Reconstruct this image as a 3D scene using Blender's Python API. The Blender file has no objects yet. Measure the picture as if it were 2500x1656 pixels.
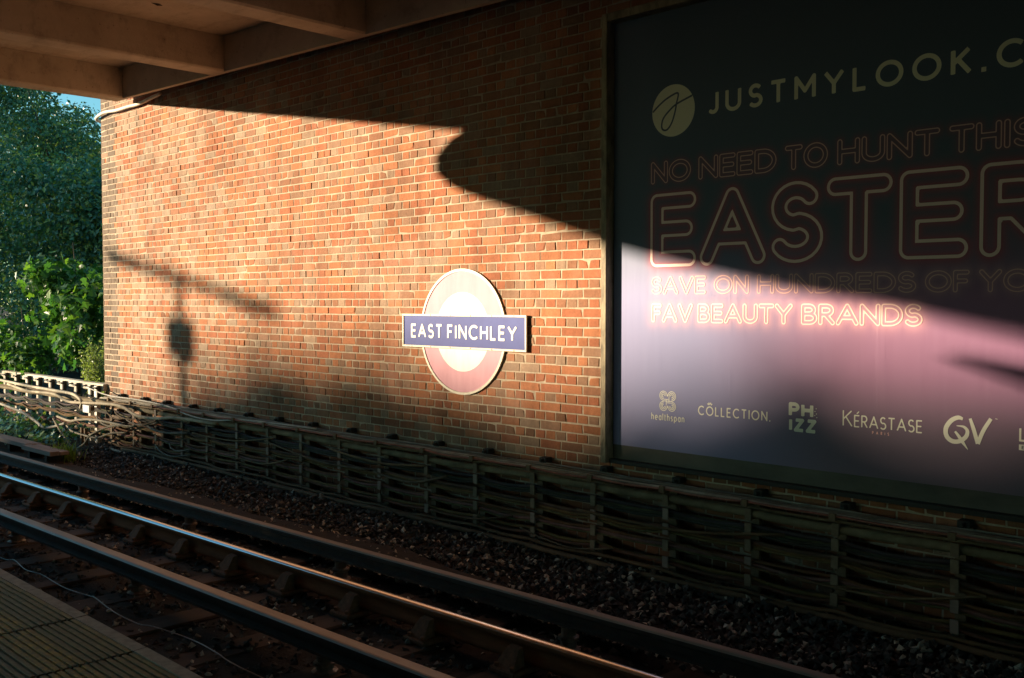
import bpy, math, random
import numpy as np
from mathutils import Vector

random.seed(7)
rng = np.random.default_rng(11)
scene = bpy.context.scene
COL = scene.collection
rad = math.radians

# ------------------------------------------------------------------ camera (eye level is z = 0, brick wall face is y = 0)
cam_data = bpy.data.cameras.new('camera')
cam = bpy.data.objects.new('camera', cam_data)
COL.objects.link(cam)
cam_data.lens = 34.99
cam_data.sensor_width = 36.0
cam_data.clip_start = 0.05
cam_data.clip_end = 2000.0
cam.location = (0.0, -5.82, 0.0)
cam.rotation_euler = (rad(90.0 - 2.12), 0.0, rad(44.8))
scene.camera = cam

# ------------------------------------------------------------------ sky and sun
SUN = Vector((1.0, 1.0, -0.177))            # the way the light travels
SUN_EL = math.atan2(0.177, math.sqrt(2.0))
world = bpy.data.worlds.new('World')
scene.world = world
world.use_nodes = True
wn = world.node_tree.nodes
wl = world.node_tree.links
sky = wn.new('ShaderNodeTexSky')
sky.sky_type = 'NISHITA'
sky.sun_disc = False
sky.sun_elevation = SUN_EL
sky.sun_rotation = rad(225.0)
sky.air_density = 1.0
sky.dust_density = 0.05
sky.ozone_density = 2.6
tint = wn.new('ShaderNodeMix')                 # the cool cast that daylight has on this film
tint.data_type = 'RGBA'
tint.blend_type = 'MULTIPLY'
tint.inputs[0].default_value = 1.0
tint.inputs[7].default_value = (0.72, 1.06, 1.0, 1.0)
wl.new(sky.outputs['Color'], tint.inputs[6])
wl.new(tint.outputs[2], wn['Background'].inputs['Color'])
wn['Background'].inputs['Strength'].default_value = 0.098

sun_data = bpy.data.lights.new('sun', 'SUN')
sun_data.energy = 5.0
sun_data.angle = rad(0.53)
sun_data.color = (1.0, 0.80, 0.55)
sun = bpy.data.objects.new('sun', sun_data)
COL.objects.link(sun)
sun.rotation_euler = SUN.to_track_quat('-Z', 'Y').to_euler()

scene.view_settings.view_transform = 'Standard'
scene.view_settings.look = 'None'
scene.view_settings.gamma = 1.0
scene.view_settings.exposure = 1.5
scene.cycles.use_denoising = True
scene.cycles.max_bounces = 8
scene.cycles.diffuse_bounces = 5
scene.cycles.transparent_max_bounces = 8


# ------------------------------------------------------------------ helpers
def mesh_obj(name, verts, faces, mats, parent=None, smooth=False, mat_idx=None, attr=None):
    me = bpy.data.meshes.new(name)
    if isinstance(verts, np.ndarray):
        verts = verts.tolist()
    if isinstance(faces, np.ndarray):
        faces = faces.tolist()
    me.from_pydata(verts, [], faces)
    if not isinstance(mats, (list, tuple)):
        mats = [mats]
    for m in mats:
        me.materials.append(m)
    if mat_idx is not None:
        me.polygons.foreach_set('material_index', list(mat_idx))
    if smooth:
        me.polygons.foreach_set('use_smooth', [True] * len(me.polygons))
    if attr is not None:                      # per-vertex colour
        a = me.attributes.new('tone', 'FLOAT_COLOR', 'POINT')
        c = np.ones((len(me.vertices), 4), dtype=np.float32)
        c[:, :3] = attr
        a.data.foreach_set('color', c.ravel())
    me.update()
    o = bpy.data.objects.new(name, me)
    COL.objects.link(o)
    if parent is not None:
        o.parent = parent
    return o


def empty(name, loc=(0, 0, 0)):
    o = bpy.data.objects.new(name, None)
    o.empty_display_size = 0.1
    COL.objects.link(o)
    o.location = loc
    return o


def tag(o, label, cat, group=None, kind=None):
    o['label'] = label
    o['category'] = cat
    if group:
        o['group'] = group
    if kind:
        o['kind'] = kind
    return o


def structure(o, label=None):
    o['kind'] = 'structure'
    if label:
        o['label'] = label
    return o


class MB:
    """collects shapes into one mesh"""
    def __init__(s):
        s.v = []; s.f = []; s.m = []; s.c = []
        s.cur = (1, 1, 1)

    def add(s, v, f, mi=0):
        b = len(s.v)
        s.v += [tuple(p) for p in v]
        s.c += [s.cur] * len(v)
        s.f += [tuple(i + b for i in q) for q in f]
        s.m += [mi] * len(f)

    def box(s, x0, x1, y0, y1, z0, z1, mi=0, bev=0.0):
        if bev <= 0:
            v = [(x, y, z) for x in (x0, x1) for y in (y0, y1) for z in (z0, z1)]
            f = [(0, 1, 3, 2), (4, 6, 7, 5), (0, 4, 5, 1), (2, 3, 7, 6), (0, 2, 6, 4), (1, 5, 7, 3)]
            s.add(v, f, mi)
            return
        b = bev
        v = []; f = []
        X = (x0, x1); Y = (y0, y1); Z = (z0, z1)
        idx = {}
        for i in (0, 1):
            for j in (0, 1):
                for k in (0, 1):
                    sx = b if i == 0 else -b; sy = b if j == 0 else -b; sz = b if k == 0 else -b
                    idx[i, j, k, 0] = len(v); v.append((X[i], Y[j] + sy, Z[k] + sz))
                    idx[i, j, k, 1] = len(v); v.append((X[i] + sx, Y[j], Z[k] + sz))
                    idx[i, j, k, 2] = len(v); v.append((X[i] + sx, Y[j] + sy, Z[k]))
        for i in (0, 1):
            f.append(tuple(idx[i, j, k, 0] for j, k in ((0, 0), (0, 1), (1, 1), (1, 0))))
            f.append(tuple(idx[j, i, k, 1] for j, k in ((0, 0), (0, 1), (1, 1), (1, 0))))
            f.append(tuple(idx[j, k, i, 2] for j, k in ((0, 0), (0, 1), (1, 1), (1, 0))))
        for a in (0, 1):
            for c in (0, 1):
                f.append((idx[0, a, c, 1], idx[1, a, c, 1], idx[1, a, c, 2], idx[0, a, c, 2]))
                f.append((idx[a, 0, c, 0], idx[a, 1, c, 0], idx[a, 1, c, 2], idx[a, 0, c, 2]))
                f.append((idx[a, c, 0, 0], idx[a, c, 1, 0], idx[a, c, 1, 1], idx[a, c, 0, 1]))
        for i in (0, 1):
            for j in (0, 1):
                for k in (0, 1):
                    f.append((idx[i, j, k, 0], idx[i, j, k, 1], idx[i, j, k, 2]))
        s.add(v, f, mi)

    def tube(s, pts, r, n=6, mi=0, caps=True):
        pts = [Vector(p) for p in pts]
        L = len(pts)
        v = []; f = []
        for i, p in enumerate(pts):
            t = (pts[min(i + 1, L - 1)] - pts[max(i - 1, 0)])
            t.normalize()
            up = Vector((0, 0, 1)) if abs(t.z) < 0.9 else Vector((0, 1, 0))
            a = t.cross(up); a.normalize()
            b = a.cross(t)
            rr = r[i] if isinstance(r, (list, tuple)) else r
            for k in range(n):
                q = 2 * math.pi * k / n
                v.append(p + a * (math.cos(q) * rr) + b * (math.sin(q) * rr))
        for i in range(L - 1):
            for k in range(n):
                f.append((i * n + k, i * n + (k + 1) % n, (i + 1) * n + (k + 1) % n, (i + 1) * n + k))
        if caps:
            f.append(tuple(range(n - 1, -1, -1)))
            f.append(tuple((L - 1) * n + k for k in range(n)))
        s.add(v, f, mi)

    def lathe(s, centre, axis, prof, n=12, mi=0):
        """prof: list of (distance along axis, radius)"""
        c = Vector(centre); ax = Vector(axis).normalized()
        up = Vector((0, 0, 1)) if abs(ax.z) < 0.9 else Vector((1, 0, 0))
        a = ax.cross(up).normalized(); b = ax.cross(a)
        v = []; f = []
        for d, r in prof:
            for k in range(n):
                q = 2 * math.pi * k / n
                v.append(c + ax * d + a * (r * math.cos(q)) + b * (r * math.sin(q)))
        for i in range(len(prof) - 1):
            for k in range(n):
                f.append((i * n + k, i * n + (k + 1) % n, (i + 1) * n + (k + 1) % n, (i + 1) * n + k))
        f.append(tuple(range(n - 1, -1, -1)))
        f.append(tuple((len(prof) - 1) * n + k for k in range(n)))
        s.add(v, f, mi)

    def build(s, name, mats, parent=None, smooth=False, attr=False):
        return mesh_obj(name, s.v, s.f, mats, parent, smooth, s.m, np.array(s.c, dtype=np.float32) if attr else None)


def smooth_path(pts, per=6):
    """Catmull-Rom through the points"""
    P = [np.array(p, float) for p in pts]
    P = [2 * P[0] - P[1]] + P + [2 * P[-1] - P[-2]]
    out = []
    for i in range(1, len(P) - 2):
        for k in range(per):
            t = k / per
            a, b, c, d = P[i - 1], P[i], P[i + 1], P[i + 2]
            out.append(0.5 * (2 * b + (c - a) * t + (2 * a - 5 * b + 4 * c - d) * t * t + (3 * b - a - 3 * c + d) * t ** 3))
    out.append(P[-2])
    return out


ORD = ['first', 'second', 'third', 'fourth', 'fifth', 'sixth', 'seventh', 'eighth', 'ninth', 'tenth', 'eleventh', 'twelfth', 'thirteenth', 'fourteenth',
       'fifteenth', 'sixteenth', 'seventeenth', 'eighteenth', 'nineteenth', 'twentieth']


# ------------------------------------------------------------------ materials
def new_mat(name):
    m = bpy.data.materials.new(name)
    m.use_nodes = True
    nt = m.node_tree
    return m, nt, nt.nodes, nt.links, nt.nodes['Principled BSDF']


def node_mix(nt, a, b, fac, mode='MIX'):
    n = nt.nodes.new('ShaderNodeMix')
    n.data_type = 'RGBA'
    n.blend_type = mode
    for sock, val in ((n.inputs[0], fac), (n.inputs[6], a), (n.inputs[7], b)):
        if hasattr(val, 'is_linked') or isinstance(val, bpy.types.NodeSocket):
            nt.links.new(val, sock)
        elif isinstance(val, (int, float)):
            sock.default_value = val
        else:
            sock.default_value = (*val[:3], 1.0)
    return n.outputs[2]


def node_noise(nt, scale, detail=4.0, rough=0.6, stretch=None, coord='Object'):
    tc = nt.nodes.new('ShaderNodeTexCoord')
    n = nt.nodes.new('ShaderNodeTexNoise')
    n.inputs['Scale'].default_value = scale
    n.inputs['Detail'].default_value = detail
    n.inputs['Roughness'].default_value = rough
    if stretch:
        mp = nt.nodes.new('ShaderNodeMapping')
        mp.inputs['Scale'].default_value = stretch
        nt.links.new(tc.outputs[coord], mp.inputs['Vector'])
        nt.links.new(mp.outputs['Vector'], n.inputs['Vector'])
    else:
        nt.links.new(tc.outputs[coord], n.inputs['Vector'])
    return n.outputs['Fac']


def node_ramp(nt, fac, stops):
    r = nt.nodes.new('ShaderNodeValToRGB')
    el = r.color_ramp.elements
    while len(el) < len(stops):
        el.new(0.5)
    for e, (p, c) in zip(el, stops):
        e.position = p
        e.color = (*c, 1.0) if not isinstance(c, (int, float)) else (c, c, c, 1.0)
    nt.links.new(fac, r.inputs['Fac'])
    return r.outputs['Color']


def node_bump(nt, height, strength, dist=0.01):
    b = nt.nodes.new('ShaderNodeBump')
    b.inputs['Strength'].default_value = strength
    b.inputs['Distance'].default_value = dist
    nt.links.new(height, b.inputs['Height'])
    return b.outputs['Normal']


def simple_mat(name, c0, c1=None, rough=0.7, metal=0.0, scale=8.0, bump=0.3, bscale=None, bdist=0.004, spec=0.5, stretch=None):
    m, nt, N, L, bs = new_mat(name)
    c1 = c1 or tuple(x * 0.6 for x in c0)
    f = node_noise(nt, scale, 5, 0.65, stretch)
    col = node_ramp(nt, f, [(0.32, c1), (0.68, c0)])
    L.new(col, bs.inputs['Base Color'])
    bs.inputs['Roughness'].default_value = rough
    bs.inputs['Metallic'].default_value = metal
    bs.inputs['Specular IOR Level'].default_value = spec
    if bump:
        L.new(node_bump(nt, node_noise(nt, bscale or scale * 6, 4, 0.6, stretch), bump, bdist), bs.inputs['Normal'])
    return m


def tone_mat(name, rough=0.8, vary=0.35, scale=30.0, bump=0.5, bscale=120.0, bdist=0.003, spec=0.3, speck=0.0):
    """colour from the per-vertex attribute, broken up with noise"""
    m, nt, N, L, bs = new_mat(name)
    at = N.new('ShaderNodeAttribute')
    at.attribute_name = 'tone'
    f = node_noise(nt, scale, 5, 0.7)
    mul = node_ramp(nt, f, [(0.25, 1 - vary), (0.75, 1 + vary * 0.35)])
    col = node_mix(nt, at.outputs['Color'], mul, 1.0, 'MULTIPLY')
    if speck:
        f2 = node_noise(nt, scale * 2.3, 3, 0.7)
        dark = node_ramp(nt, f2, [(0.62, (0, 0, 0)), (0.70, (speck, speck, speck))])
        col = node_mix(nt, col, (0.035, 0.025, 0.02), dark)
    L.new(col, bs.inputs['Base Color'])
    bs.inputs['Roughness'].default_value = rough
    bs.inputs['Specular IOR Level'].default_value = spec
    if bump:
        L.new(node_bump(nt, node_noise(nt, bscale, 4, 0.65), bump, bdist), bs.inputs['Normal'])
    return m


def pos_noise(nt, scale, detail=4.0, rough=0.6, stretch=(1, 1, 1)):
    g_ = nt.nodes.new('ShaderNodeNewGeometry')
    mp = nt.nodes.new('ShaderNodeMapping')
    mp.inputs['Scale'].default_value = stretch
    nt.links.new(g_.outputs['Position'], mp.inputs['Vector'])
    n = nt.nodes.new('ShaderNodeTexNoise')
    n.inputs['Scale'].default_value = scale
    n.inputs['Detail'].default_value = detail
    n.inputs['Roughness'].default_value = rough
    nt.links.new(mp.outputs['Vector'], n.inputs['Vector'])
    return n.outputs['Fac']


def grime(nt, col, amount=0.32):
    """soot and water streaks running down the masonry, heavier at the foot"""
    a = node_ramp(nt, pos_noise(nt, 0.9, 5, 0.65), [(0.30, 1 - amount), (0.62, 1.05)])
    b = node_ramp(nt, pos_noise(nt, 2.2, 5, 0.7, (2.6, 1, 0.28)), [(0.28, 1 - amount * 0.8), (0.55, 1.0)])
    col = node_mix(nt, col, a, 1.0, 'MULTIPLY')
    col = node_mix(nt, col, b, 1.0, 'MULTIPLY')
    g_ = nt.nodes.new('ShaderNodeNewGeometry')
    sp = nt.nodes.new('ShaderNodeSeparateXYZ')
    nt.links.new(g_.outputs['Position'], sp.inputs[0])
    mr = nt.nodes.new('ShaderNodeMapRange')
    mr.inputs['From Min'].default_value = -2.1
    mr.inputs['From Max'].default_value = -0.4
    nt.links.new(sp.outputs['Z'], mr.inputs['Value'])
    add = nt.nodes.new('ShaderNodeMath')
    add.operation = 'MULTIPLY_ADD'
    nt.links.new(pos_noise(nt, 1.6, 4, 0.6), add.inputs[0])
    add.inputs[1].default_value = 0.8
    nt.links.new(mr.outputs[0], add.inputs[2])
    dust = node_ramp(nt, add.outputs[0], [(0.25, (0.42, 0.38, 0.34)), (1.05 / 1.3, (1, 1, 1))])
    return node_mix(nt, col, dust, 1.0, 'MULTIPLY')


def brick_mat():
    m, nt, N, L, bs = new_mat('brick_clay')
    at = N.new('ShaderNodeAttribute')
    at.attribute_name = 'tone'
    mul = node_ramp(nt, pos_noise(nt, 34, 5, 0.7), [(0.25, 0.76), (0.75, 1.14)])
    col = node_mix(nt, at.outputs['Color'], mul, 1.0, 'MULTIPLY')
    dark = node_ramp(nt, pos_noise(nt, 70, 3, 0.7), [(0.63, 0.0), (0.70, 0.6)])
    col = node_mix(nt, col, (0.035, 0.025, 0.02), dark)
    pale = node_ramp(nt, pos_noise(nt, 1.3, 4, 0.6), [(0.50, 0.0), (0.72, 0.40)])       # lime bloom
    col = node_mix(nt, col, (0.40, 0.30, 0.24), pale)
    L.new(grime(nt, col), bs.inputs['Base Color'])
    bs.inputs['Roughness'].default_value = 0.88
    bs.inputs['Specular IOR Level'].default_value = 0.2
    L.new(node_bump(nt, pos_noise(nt, 70, 4, 0.65), 0.9, 0.006), bs.inputs['Normal'])
    return m


def mortar_mat():
    m, nt, N, L, bs = new_mat('lime_mortar')
    col = node_ramp(nt, pos_noise(nt, 16, 5, 0.65), [(0.3, (0.37, 0.295, 0.215)), (0.7, (0.56, 0.455, 0.345))])
    L.new(grime(nt, col, 0.25), bs.inputs['Base Color'])
    bs.inputs['Roughness'].default_value = 0.95
    bs.inputs['Specular IOR Level'].default_value = 0.15
    L.new(node_bump(nt, pos_noise(nt, 160, 4, 0.65), 0.6, 0.004), bs.inputs['Normal'])
    return m


def concrete_mat():
    m, nt, N, L, bs = new_mat('board_marked_concrete')
    col = node_ramp(nt, pos_noise(nt, 1.5, 6, 0.65), [(0.3, (0.38, 0.325, 0.245)), (0.7, (0.54, 0.475, 0.375))])
    st = node_ramp(nt, pos_noise(nt, 3.0, 6, 0.75, (0.5, 1.6, 1)), [(0.30, 0.70), (0.48, 1.0)])
    col = node_mix(nt, col, st, 1.0, 'MULTIPLY')
    sp = node_ramp(nt, pos_noise(nt, 26, 3, 0.6), [(0.66, 0.0), (0.74, 0.6)])
    col = node_mix(nt, col, (0.10, 0.07, 0.05), sp)
    L.new(col, bs.inputs['Base Color'])
    bs.inputs['Roughness'].default_value = 0.9
    bs.inputs['Specular IOR Level'].default_value = 0.25
    bd = pos_noise(nt, 7.0, 2, 0.5, (0.9, 0.02, 0.9))
    mth = N.new('ShaderNodeMath')
    mth.operation = 'MULTIPLY_ADD'
    L.new(pos_noise(nt, 40, 4, 0.7), mth.inputs[0])
    mth.inputs[1].default_value = 0.35
    L.new(bd, mth.inputs[2])
    L.new(node_bump(nt, mth.outputs[0], 0.6, 0.02), bs.inputs['Normal'])
    return m


M = {}
M['brick'] = brick_mat()
M['mortar'] = mortar_mat()
M['concrete'] = concrete_mat()
M['rust_spot'] = simple_mat('exposed_rusty_steel', (0.05, 0.03, 0.02), (0.02, 0.015, 0.012), 0.9, 0, 30, 0.5)
M['platform'] = simple_mat('platform_asphalt', (0.10, 0.095, 0.085), (0.06, 0.058, 0.055), 0.85, 0, 20, 0.4, 200)
M['coping'] = simple_mat('coping_concrete', (0.50, 0.46, 0.40), (0.32, 0.29, 0.25), 0.8, 0, 24, 0.4, 180, 0.003)
M['ground'] = simple_mat('trackside_soil', (0.045, 0.040, 0.032), (0.022, 0.02, 0.017), 0.95, 0, 6, 0.6, 60, 0.02, 0.2)
M['dirt'] = simple_mat('packed_cinder_path', (0.060, 0.045, 0.030), (0.035, 0.028, 0.02), 0.95, 0, 14, 0.5, 150, 0.006, 0.2)
M['sleeper'] = simple_mat('oiled_timber', (0.075, 0.052, 0.033), (0.035, 0.025, 0.018), 0.85, 0, 6, 0.6, 30, 0.006, 0.3, (1, 0.15, 1))
M['chair'] = simple_mat('rusty_cast_iron', (0.28, 0.13, 0.06), (0.12, 0.06, 0.03), 0.9, 0.0, 26, 0.6, 120)
M['rail_side'] = simple_mat('rusted_rail_steel', (0.32, 0.13, 0.055), (0.19, 0.075, 0.034), 0.9, 0.0, 20, 0.4, 120, 0.003, 0.15, (0.2, 1, 1))
M['rail_top'] = simple_mat('worn_rail_head', (0.72, 0.71, 0.70), (0.60, 0.58, 0.56), 0.22, 1.0, 10, 0.05, 60, 0.001, 0.5, (0.1, 1, 1))
M['conductor_top'] = simple_mat('conductor_rail_head', (0.36, 0.32, 0.28), (0.24, 0.21, 0.18), 0.5, 0.25, 8, 0.15, 60, 0.001, 0.5, (0.15, 1, 1))
M['outer_top'] = simple_mat('outer_conductor_head', (0.33, 0.285, 0.24), (0.21, 0.18, 0.15), 0.6, 0.0, 8, 0.2, 60, 0.001, 0.25, (0.15, 1, 1))
M['conductor_side'] = simple_mat('conductor_rail_web', (0.055, 0.035, 0.024), (0.03, 0.02, 0.015), 0.8, 0.1, 14, 0.4, 80)
M['pot'] = simple_mat('glazed_insulator', (0.20, 0.14, 0.10), (0.1, 0.07, 0.05), 0.4, 0, 20, 0.2)
M['steel'] = simple_mat('galvanised_bracket', (0.19, 0.125, 0.07), (0.09, 0.058, 0.032), 0.85, 0.0, 22, 0.5, 110)
M['hook'] = simple_mat('worn_hook_steel', (0.25, 0.175, 0.105), (0.10, 0.066, 0.038), 0.8, 0.0, 9, 0.5, 110)
M['black_iron'] = simple_mat('black_iron', (0.020, 0.019, 0.017), (0.012, 0.011, 0.01), 0.7, 0.0, 20, 0.4)
M['cable'] = tone_mat('cable_sheath', 0.8, 0.6, 6.0, 0.5, 60.0, 0.004, 0.2)
M['white_paint'] = simple_mat('weathered_white_paint', (0.72, 0.68, 0.60), (0.5, 0.45, 0.37), 0.6, 0, 12, 0.3, 90)
M['pale_concrete'] = simple_mat('pale_precast_concrete', (0.62, 0.55, 0.46), (0.42, 0.36, 0.29), 0.85, 0, 9, 0.5, 80)
M['plank'] = simple_mat('pink_grey_plank', (0.34, 0.25, 0.20), (0.2, 0.145, 0.115), 0.85, 0, 8, 0.5, 50, 0.004, 0.3, (0.1, 1, 1))
M['frame'] = simple_mat('weathered_frame_paint', (0.40, 0.32, 0.20), (0.12, 0.09, 0.055), 0.65, 0, 16, 0.7, 60, 0.004, 0.4, (1, 1, 0.35))
M['board'] = simple_mat('grey_hoarding_board', (0.125, 0.115, 0.095), (0.07, 0.064, 0.054), 0.7, 0, 5, 0.3, 30, 0.003, 0.4, (0.4, 1, 1))
M['sign_white'] = simple_mat('white_enamel', (0.84, 0.83, 0.80), (0.72, 0.70, 0.66), 0.6, 0, 4, 0.0, spec=0.25, stretch=(2, 1, 0.4))
M['sign_red'] = simple_mat('glare_washed_red_enamel', (0.68, 0.38, 0.45), (0.60, 0.32, 0.38), 0.75, 0, 4, 0.0, spec=0.15, stretch=(2, 1, 0.4))  # the pink carries the sun's glare on the red enamel
M['sign_blue'] = simple_mat('blue_enamel', (0.05, 0.07, 0.27), (0.04, 0.055, 0.23), 0.62, 0, 5, 0.0, spec=0.3)
M['sign_trim'] = simple_mat('cream_sign_trim', (0.66, 0.60, 0.46), (0.5, 0.45, 0.34), 0.45, 0, 14, 0.2)
M['bark'] = simple_mat('bark', (0.10, 0.075, 0.05), (0.05, 0.038, 0.026), 0.9, 0, 12, 0.8, 40, 0.02)
M['stone'] = tone_mat('ballast_stone', 0.85, 0.4, 40, 0.5, 90, 0.004, 0.3)
M['litter'] = tone_mat('leaf_litter', 0.7, 0.2, 40, 0, 90, 0.004, 0.3)


def leaf_mat(name, rough=0.45, trans=0.35, spec=0.5):
    m, nt, N, L, bs = new_mat(name)
    at = N.new('ShaderNodeAttribute')
    at.attribute_name = 'tone'
    L.new(at.outputs['Color'], bs.inputs['Base Color'])
    bs.inputs['Roughness'].default_value = rough
    bs.inputs['Specular IOR Level'].default_value = spec
    tr = N.new('ShaderNodeBsdfTranslucent')
    col = node_mix(nt, at.outputs['Color'], (1.3, 1.5, 0.5), 1.0, 'MULTIPLY')
    L.new(col, tr.inputs['Color'])
    mx = N.new('ShaderNodeMixShader')
    mx.inputs[0].default_value = trans
    L.new(bs.outputs[0], mx.inputs[1])
    L.new(tr.outputs[0], mx.inputs[2])
    L.new(mx.outputs[0], N['Material Output'].inputs['Surface'])
    return m


M['leaf'] = leaf_mat('leaf', 0.3, 0.25)
M['leaf_bright'] = leaf_mat('leaf_maple', 0.4, 0.4)


def paper_mat():
    m, nt, N, L, bs = new_mat('poster_paper')
    at = N.new('ShaderNodeAttribute')
    at.attribute_name = 'tone'
    L.new(at.outputs['Color'], bs.inputs['Base Color'])
    bs.inputs['Roughness'].default_value = 0.58
    bs.inputs['Specular IOR Level'].default_value = 0.4
    a = node_noise(nt, 9.0, 3, 0.6, (2.2, 1.0, 0.16))
    b = node_noise(nt, 60.0, 3, 0.6)
    mth = N.new('ShaderNodeMath')
    mth.operation = 'MULTIPLY_ADD'
    L.new(b, mth.inputs[0])
    mth.inputs[1].default_value = 0.12
    L.new(a, mth.inputs[2])
    L.new(node_bump(nt, mth.outputs[0], 0.16, 0.010), bs.inputs['Normal'])
    return m


def flat_mat(name, col, rough=0.5):
    m, nt, N, L, bs = new_mat(name)
    bs.inputs['Base Color'].default_value = (*col, 1)
    bs.inputs['Roughness'].default_value = rough
    return m


M['paper'] = paper_mat()
M['ink_cream'] = flat_mat('cream_ink', (0.80, 0.72, 0.54))
M['ink_neon'] = flat_mat('neon_cream_ink', (0.88, 0.60, 0.56))
M['ink_dim'] = flat_mat('thin_neon_ink', (0.74, 0.40, 0.38))
M['ink_navy'] = flat_mat('navy_ink', (0.07, 0.08, 0.11))
M['ink_white'] = flat_mat('white_ink', (0.78, 0.76, 0.66))


def tile_mat():
    """platform-edge tile: worn yellow line painted on grey ribs"""
    m, nt, N, L, bs = new_mat('ribbed_platform_tile')
    tc = N.new('ShaderNodeTexCoord')
    geo = N.new('ShaderNodeNewGeometry')
    sep = N.new('ShaderNodeSeparateXYZ')
    L.new(geo.outputs['Position'], sep.inputs[0])
    mr = N.new('ShaderNodeMapRange')
    mr.inputs['From Min'].default_value = -4.60
    mr.inputs['From Max'].default_value = -4.10
    L.new(sep.outputs['Y'], mr.inputs['Value'])
    band = node_ramp(nt, mr.outputs[0], [(0.20, 0.05), (0.27, 0.9), (0.50, 0.9), (0.57, 0.18), (0.80, 0.25), (0.9, 0.6)])
    w = node_ramp(nt, node_noise(nt, 26, 6, 0.75, None, 'Object'), [(0.38, 0.0), (0.62, 1.0)])
    fac = node_mix(nt, band, w, 1.0, 'MULTIPLY')
    base = node_ramp(nt, node_noise(nt, 30, 5, 0.7), [(0.3, (0.15, 0.135, 0.075)), (0.7, (0.29, 0.25, 0.13))])
    col = node_mix(nt, base, (0.58, 0.40, 0.07), fac)
    L.new(col, bs.inputs['Base Color'])
    bs.inputs['Roughness'].default_value = 0.7
    L.new(node_bump(nt, node_noise(nt, 160, 3, 0.6), 0.4, 0.002), bs.inputs['Normal'])
    return m


M['tile'] = tile_mat()

# ------------------------------------------------------------------ ground, track bed, platform
g = mesh_obj('ground', [(-600, -600, -2.35), (600, -600, -2.35), (600, 600, -2.35), (-600, 600, -2.35)], [(0, 1, 2, 3)], M['ground'])
structure(g)

# embankment behind the end of the wall
v = []; f = []
nx, ny = 40, 24
for j in range(ny + 1):
    for i in range(nx + 1):
        x = -46 + i * (46 - 13.4) / nx
        y = 0.12 + (j / ny) ** 1.5 * 26
        z = -1.95 + 0.55 * min(1.0, y / 3.0) + 0.09 * max(0, y - 3) + 0.10 * math.sin(x * 1.7 + y) + 0.07 * math.sin(x * 3.1 - y * 2.2)
        v.append((x, y, z))
for j in range(ny):
    for i in range(nx):
        a = j * (nx + 1) + i
        f.append((a, a + 1, a + nx + 2, a + nx + 1))
structure(mesh_obj('embankment', v, f, M['ground'], smooth=True))


def rail_y(x):                                # the far running rail, curving gently towards the wall
    return -1.845 + 0.0297 * (x + 3.0) - 0.0005 * min(0.0, x + 12.0) ** 2


def bed_z(x, y):
    z = -2.06
    if y > -1.2:
        z += 0.12 * min(1.0, (y + 1.2) / 0.9)
    return z + 0.012 * math.sin(x * 5.1 + y * 3) + 0.01 * math.sin(x * 11.7 - y * 9)


v = []; f = []
nx, ny = 150, 34
for j in range(ny + 1):
    for i in range(nx + 1):
        x = -34 + 40 * i / nx
        y = -4.05 + (4.05 + 0.2) * j / ny
        v.append((x, y, bed_z(x, y)))
for j in range(ny):
    for i in range(nx):
        a = j * (nx + 1) + i
        f.append((a, a + 1, a + nx + 2, a + nx + 1))
structure(mesh_obj('track_bed', v, f, M['ground'], smooth=True))

# packed cinder path between the outer conductor rail and the ballast shoulder
v = []; f = []
n = 90
for i in range(n + 1):
    x = -16.5 + i * (13.0 / n)
    w = 0.03 * math.sin(x * 2.3) + 0.02 * math.sin(x * 5.9)
    w2 = 0.05 * math.sin(x * 1.9 + 1) + 0.03 * math.sin(x * 4.7)
    y0 = rail_y(x) + 0.55; y1 = rail_y(x) + 1.12 + w2 - max(0, (x + 6.5)) * 0.10
    y1 = max(y1, y0 + 0.02)
    v += [(x, y0, -1.985 + w * 0.15), (x, (y0 + y1) / 2, -1.955 + w * 0.2), (x, y1, -1.985)]
for i in range(n):
    for k in range(2):
        a = i * 3 + k
        f.append((a, a + 3, a + 4, a + 1))
structure(mesh_obj('cinder_path', v, f, M['dirt'], smooth=True))

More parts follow.
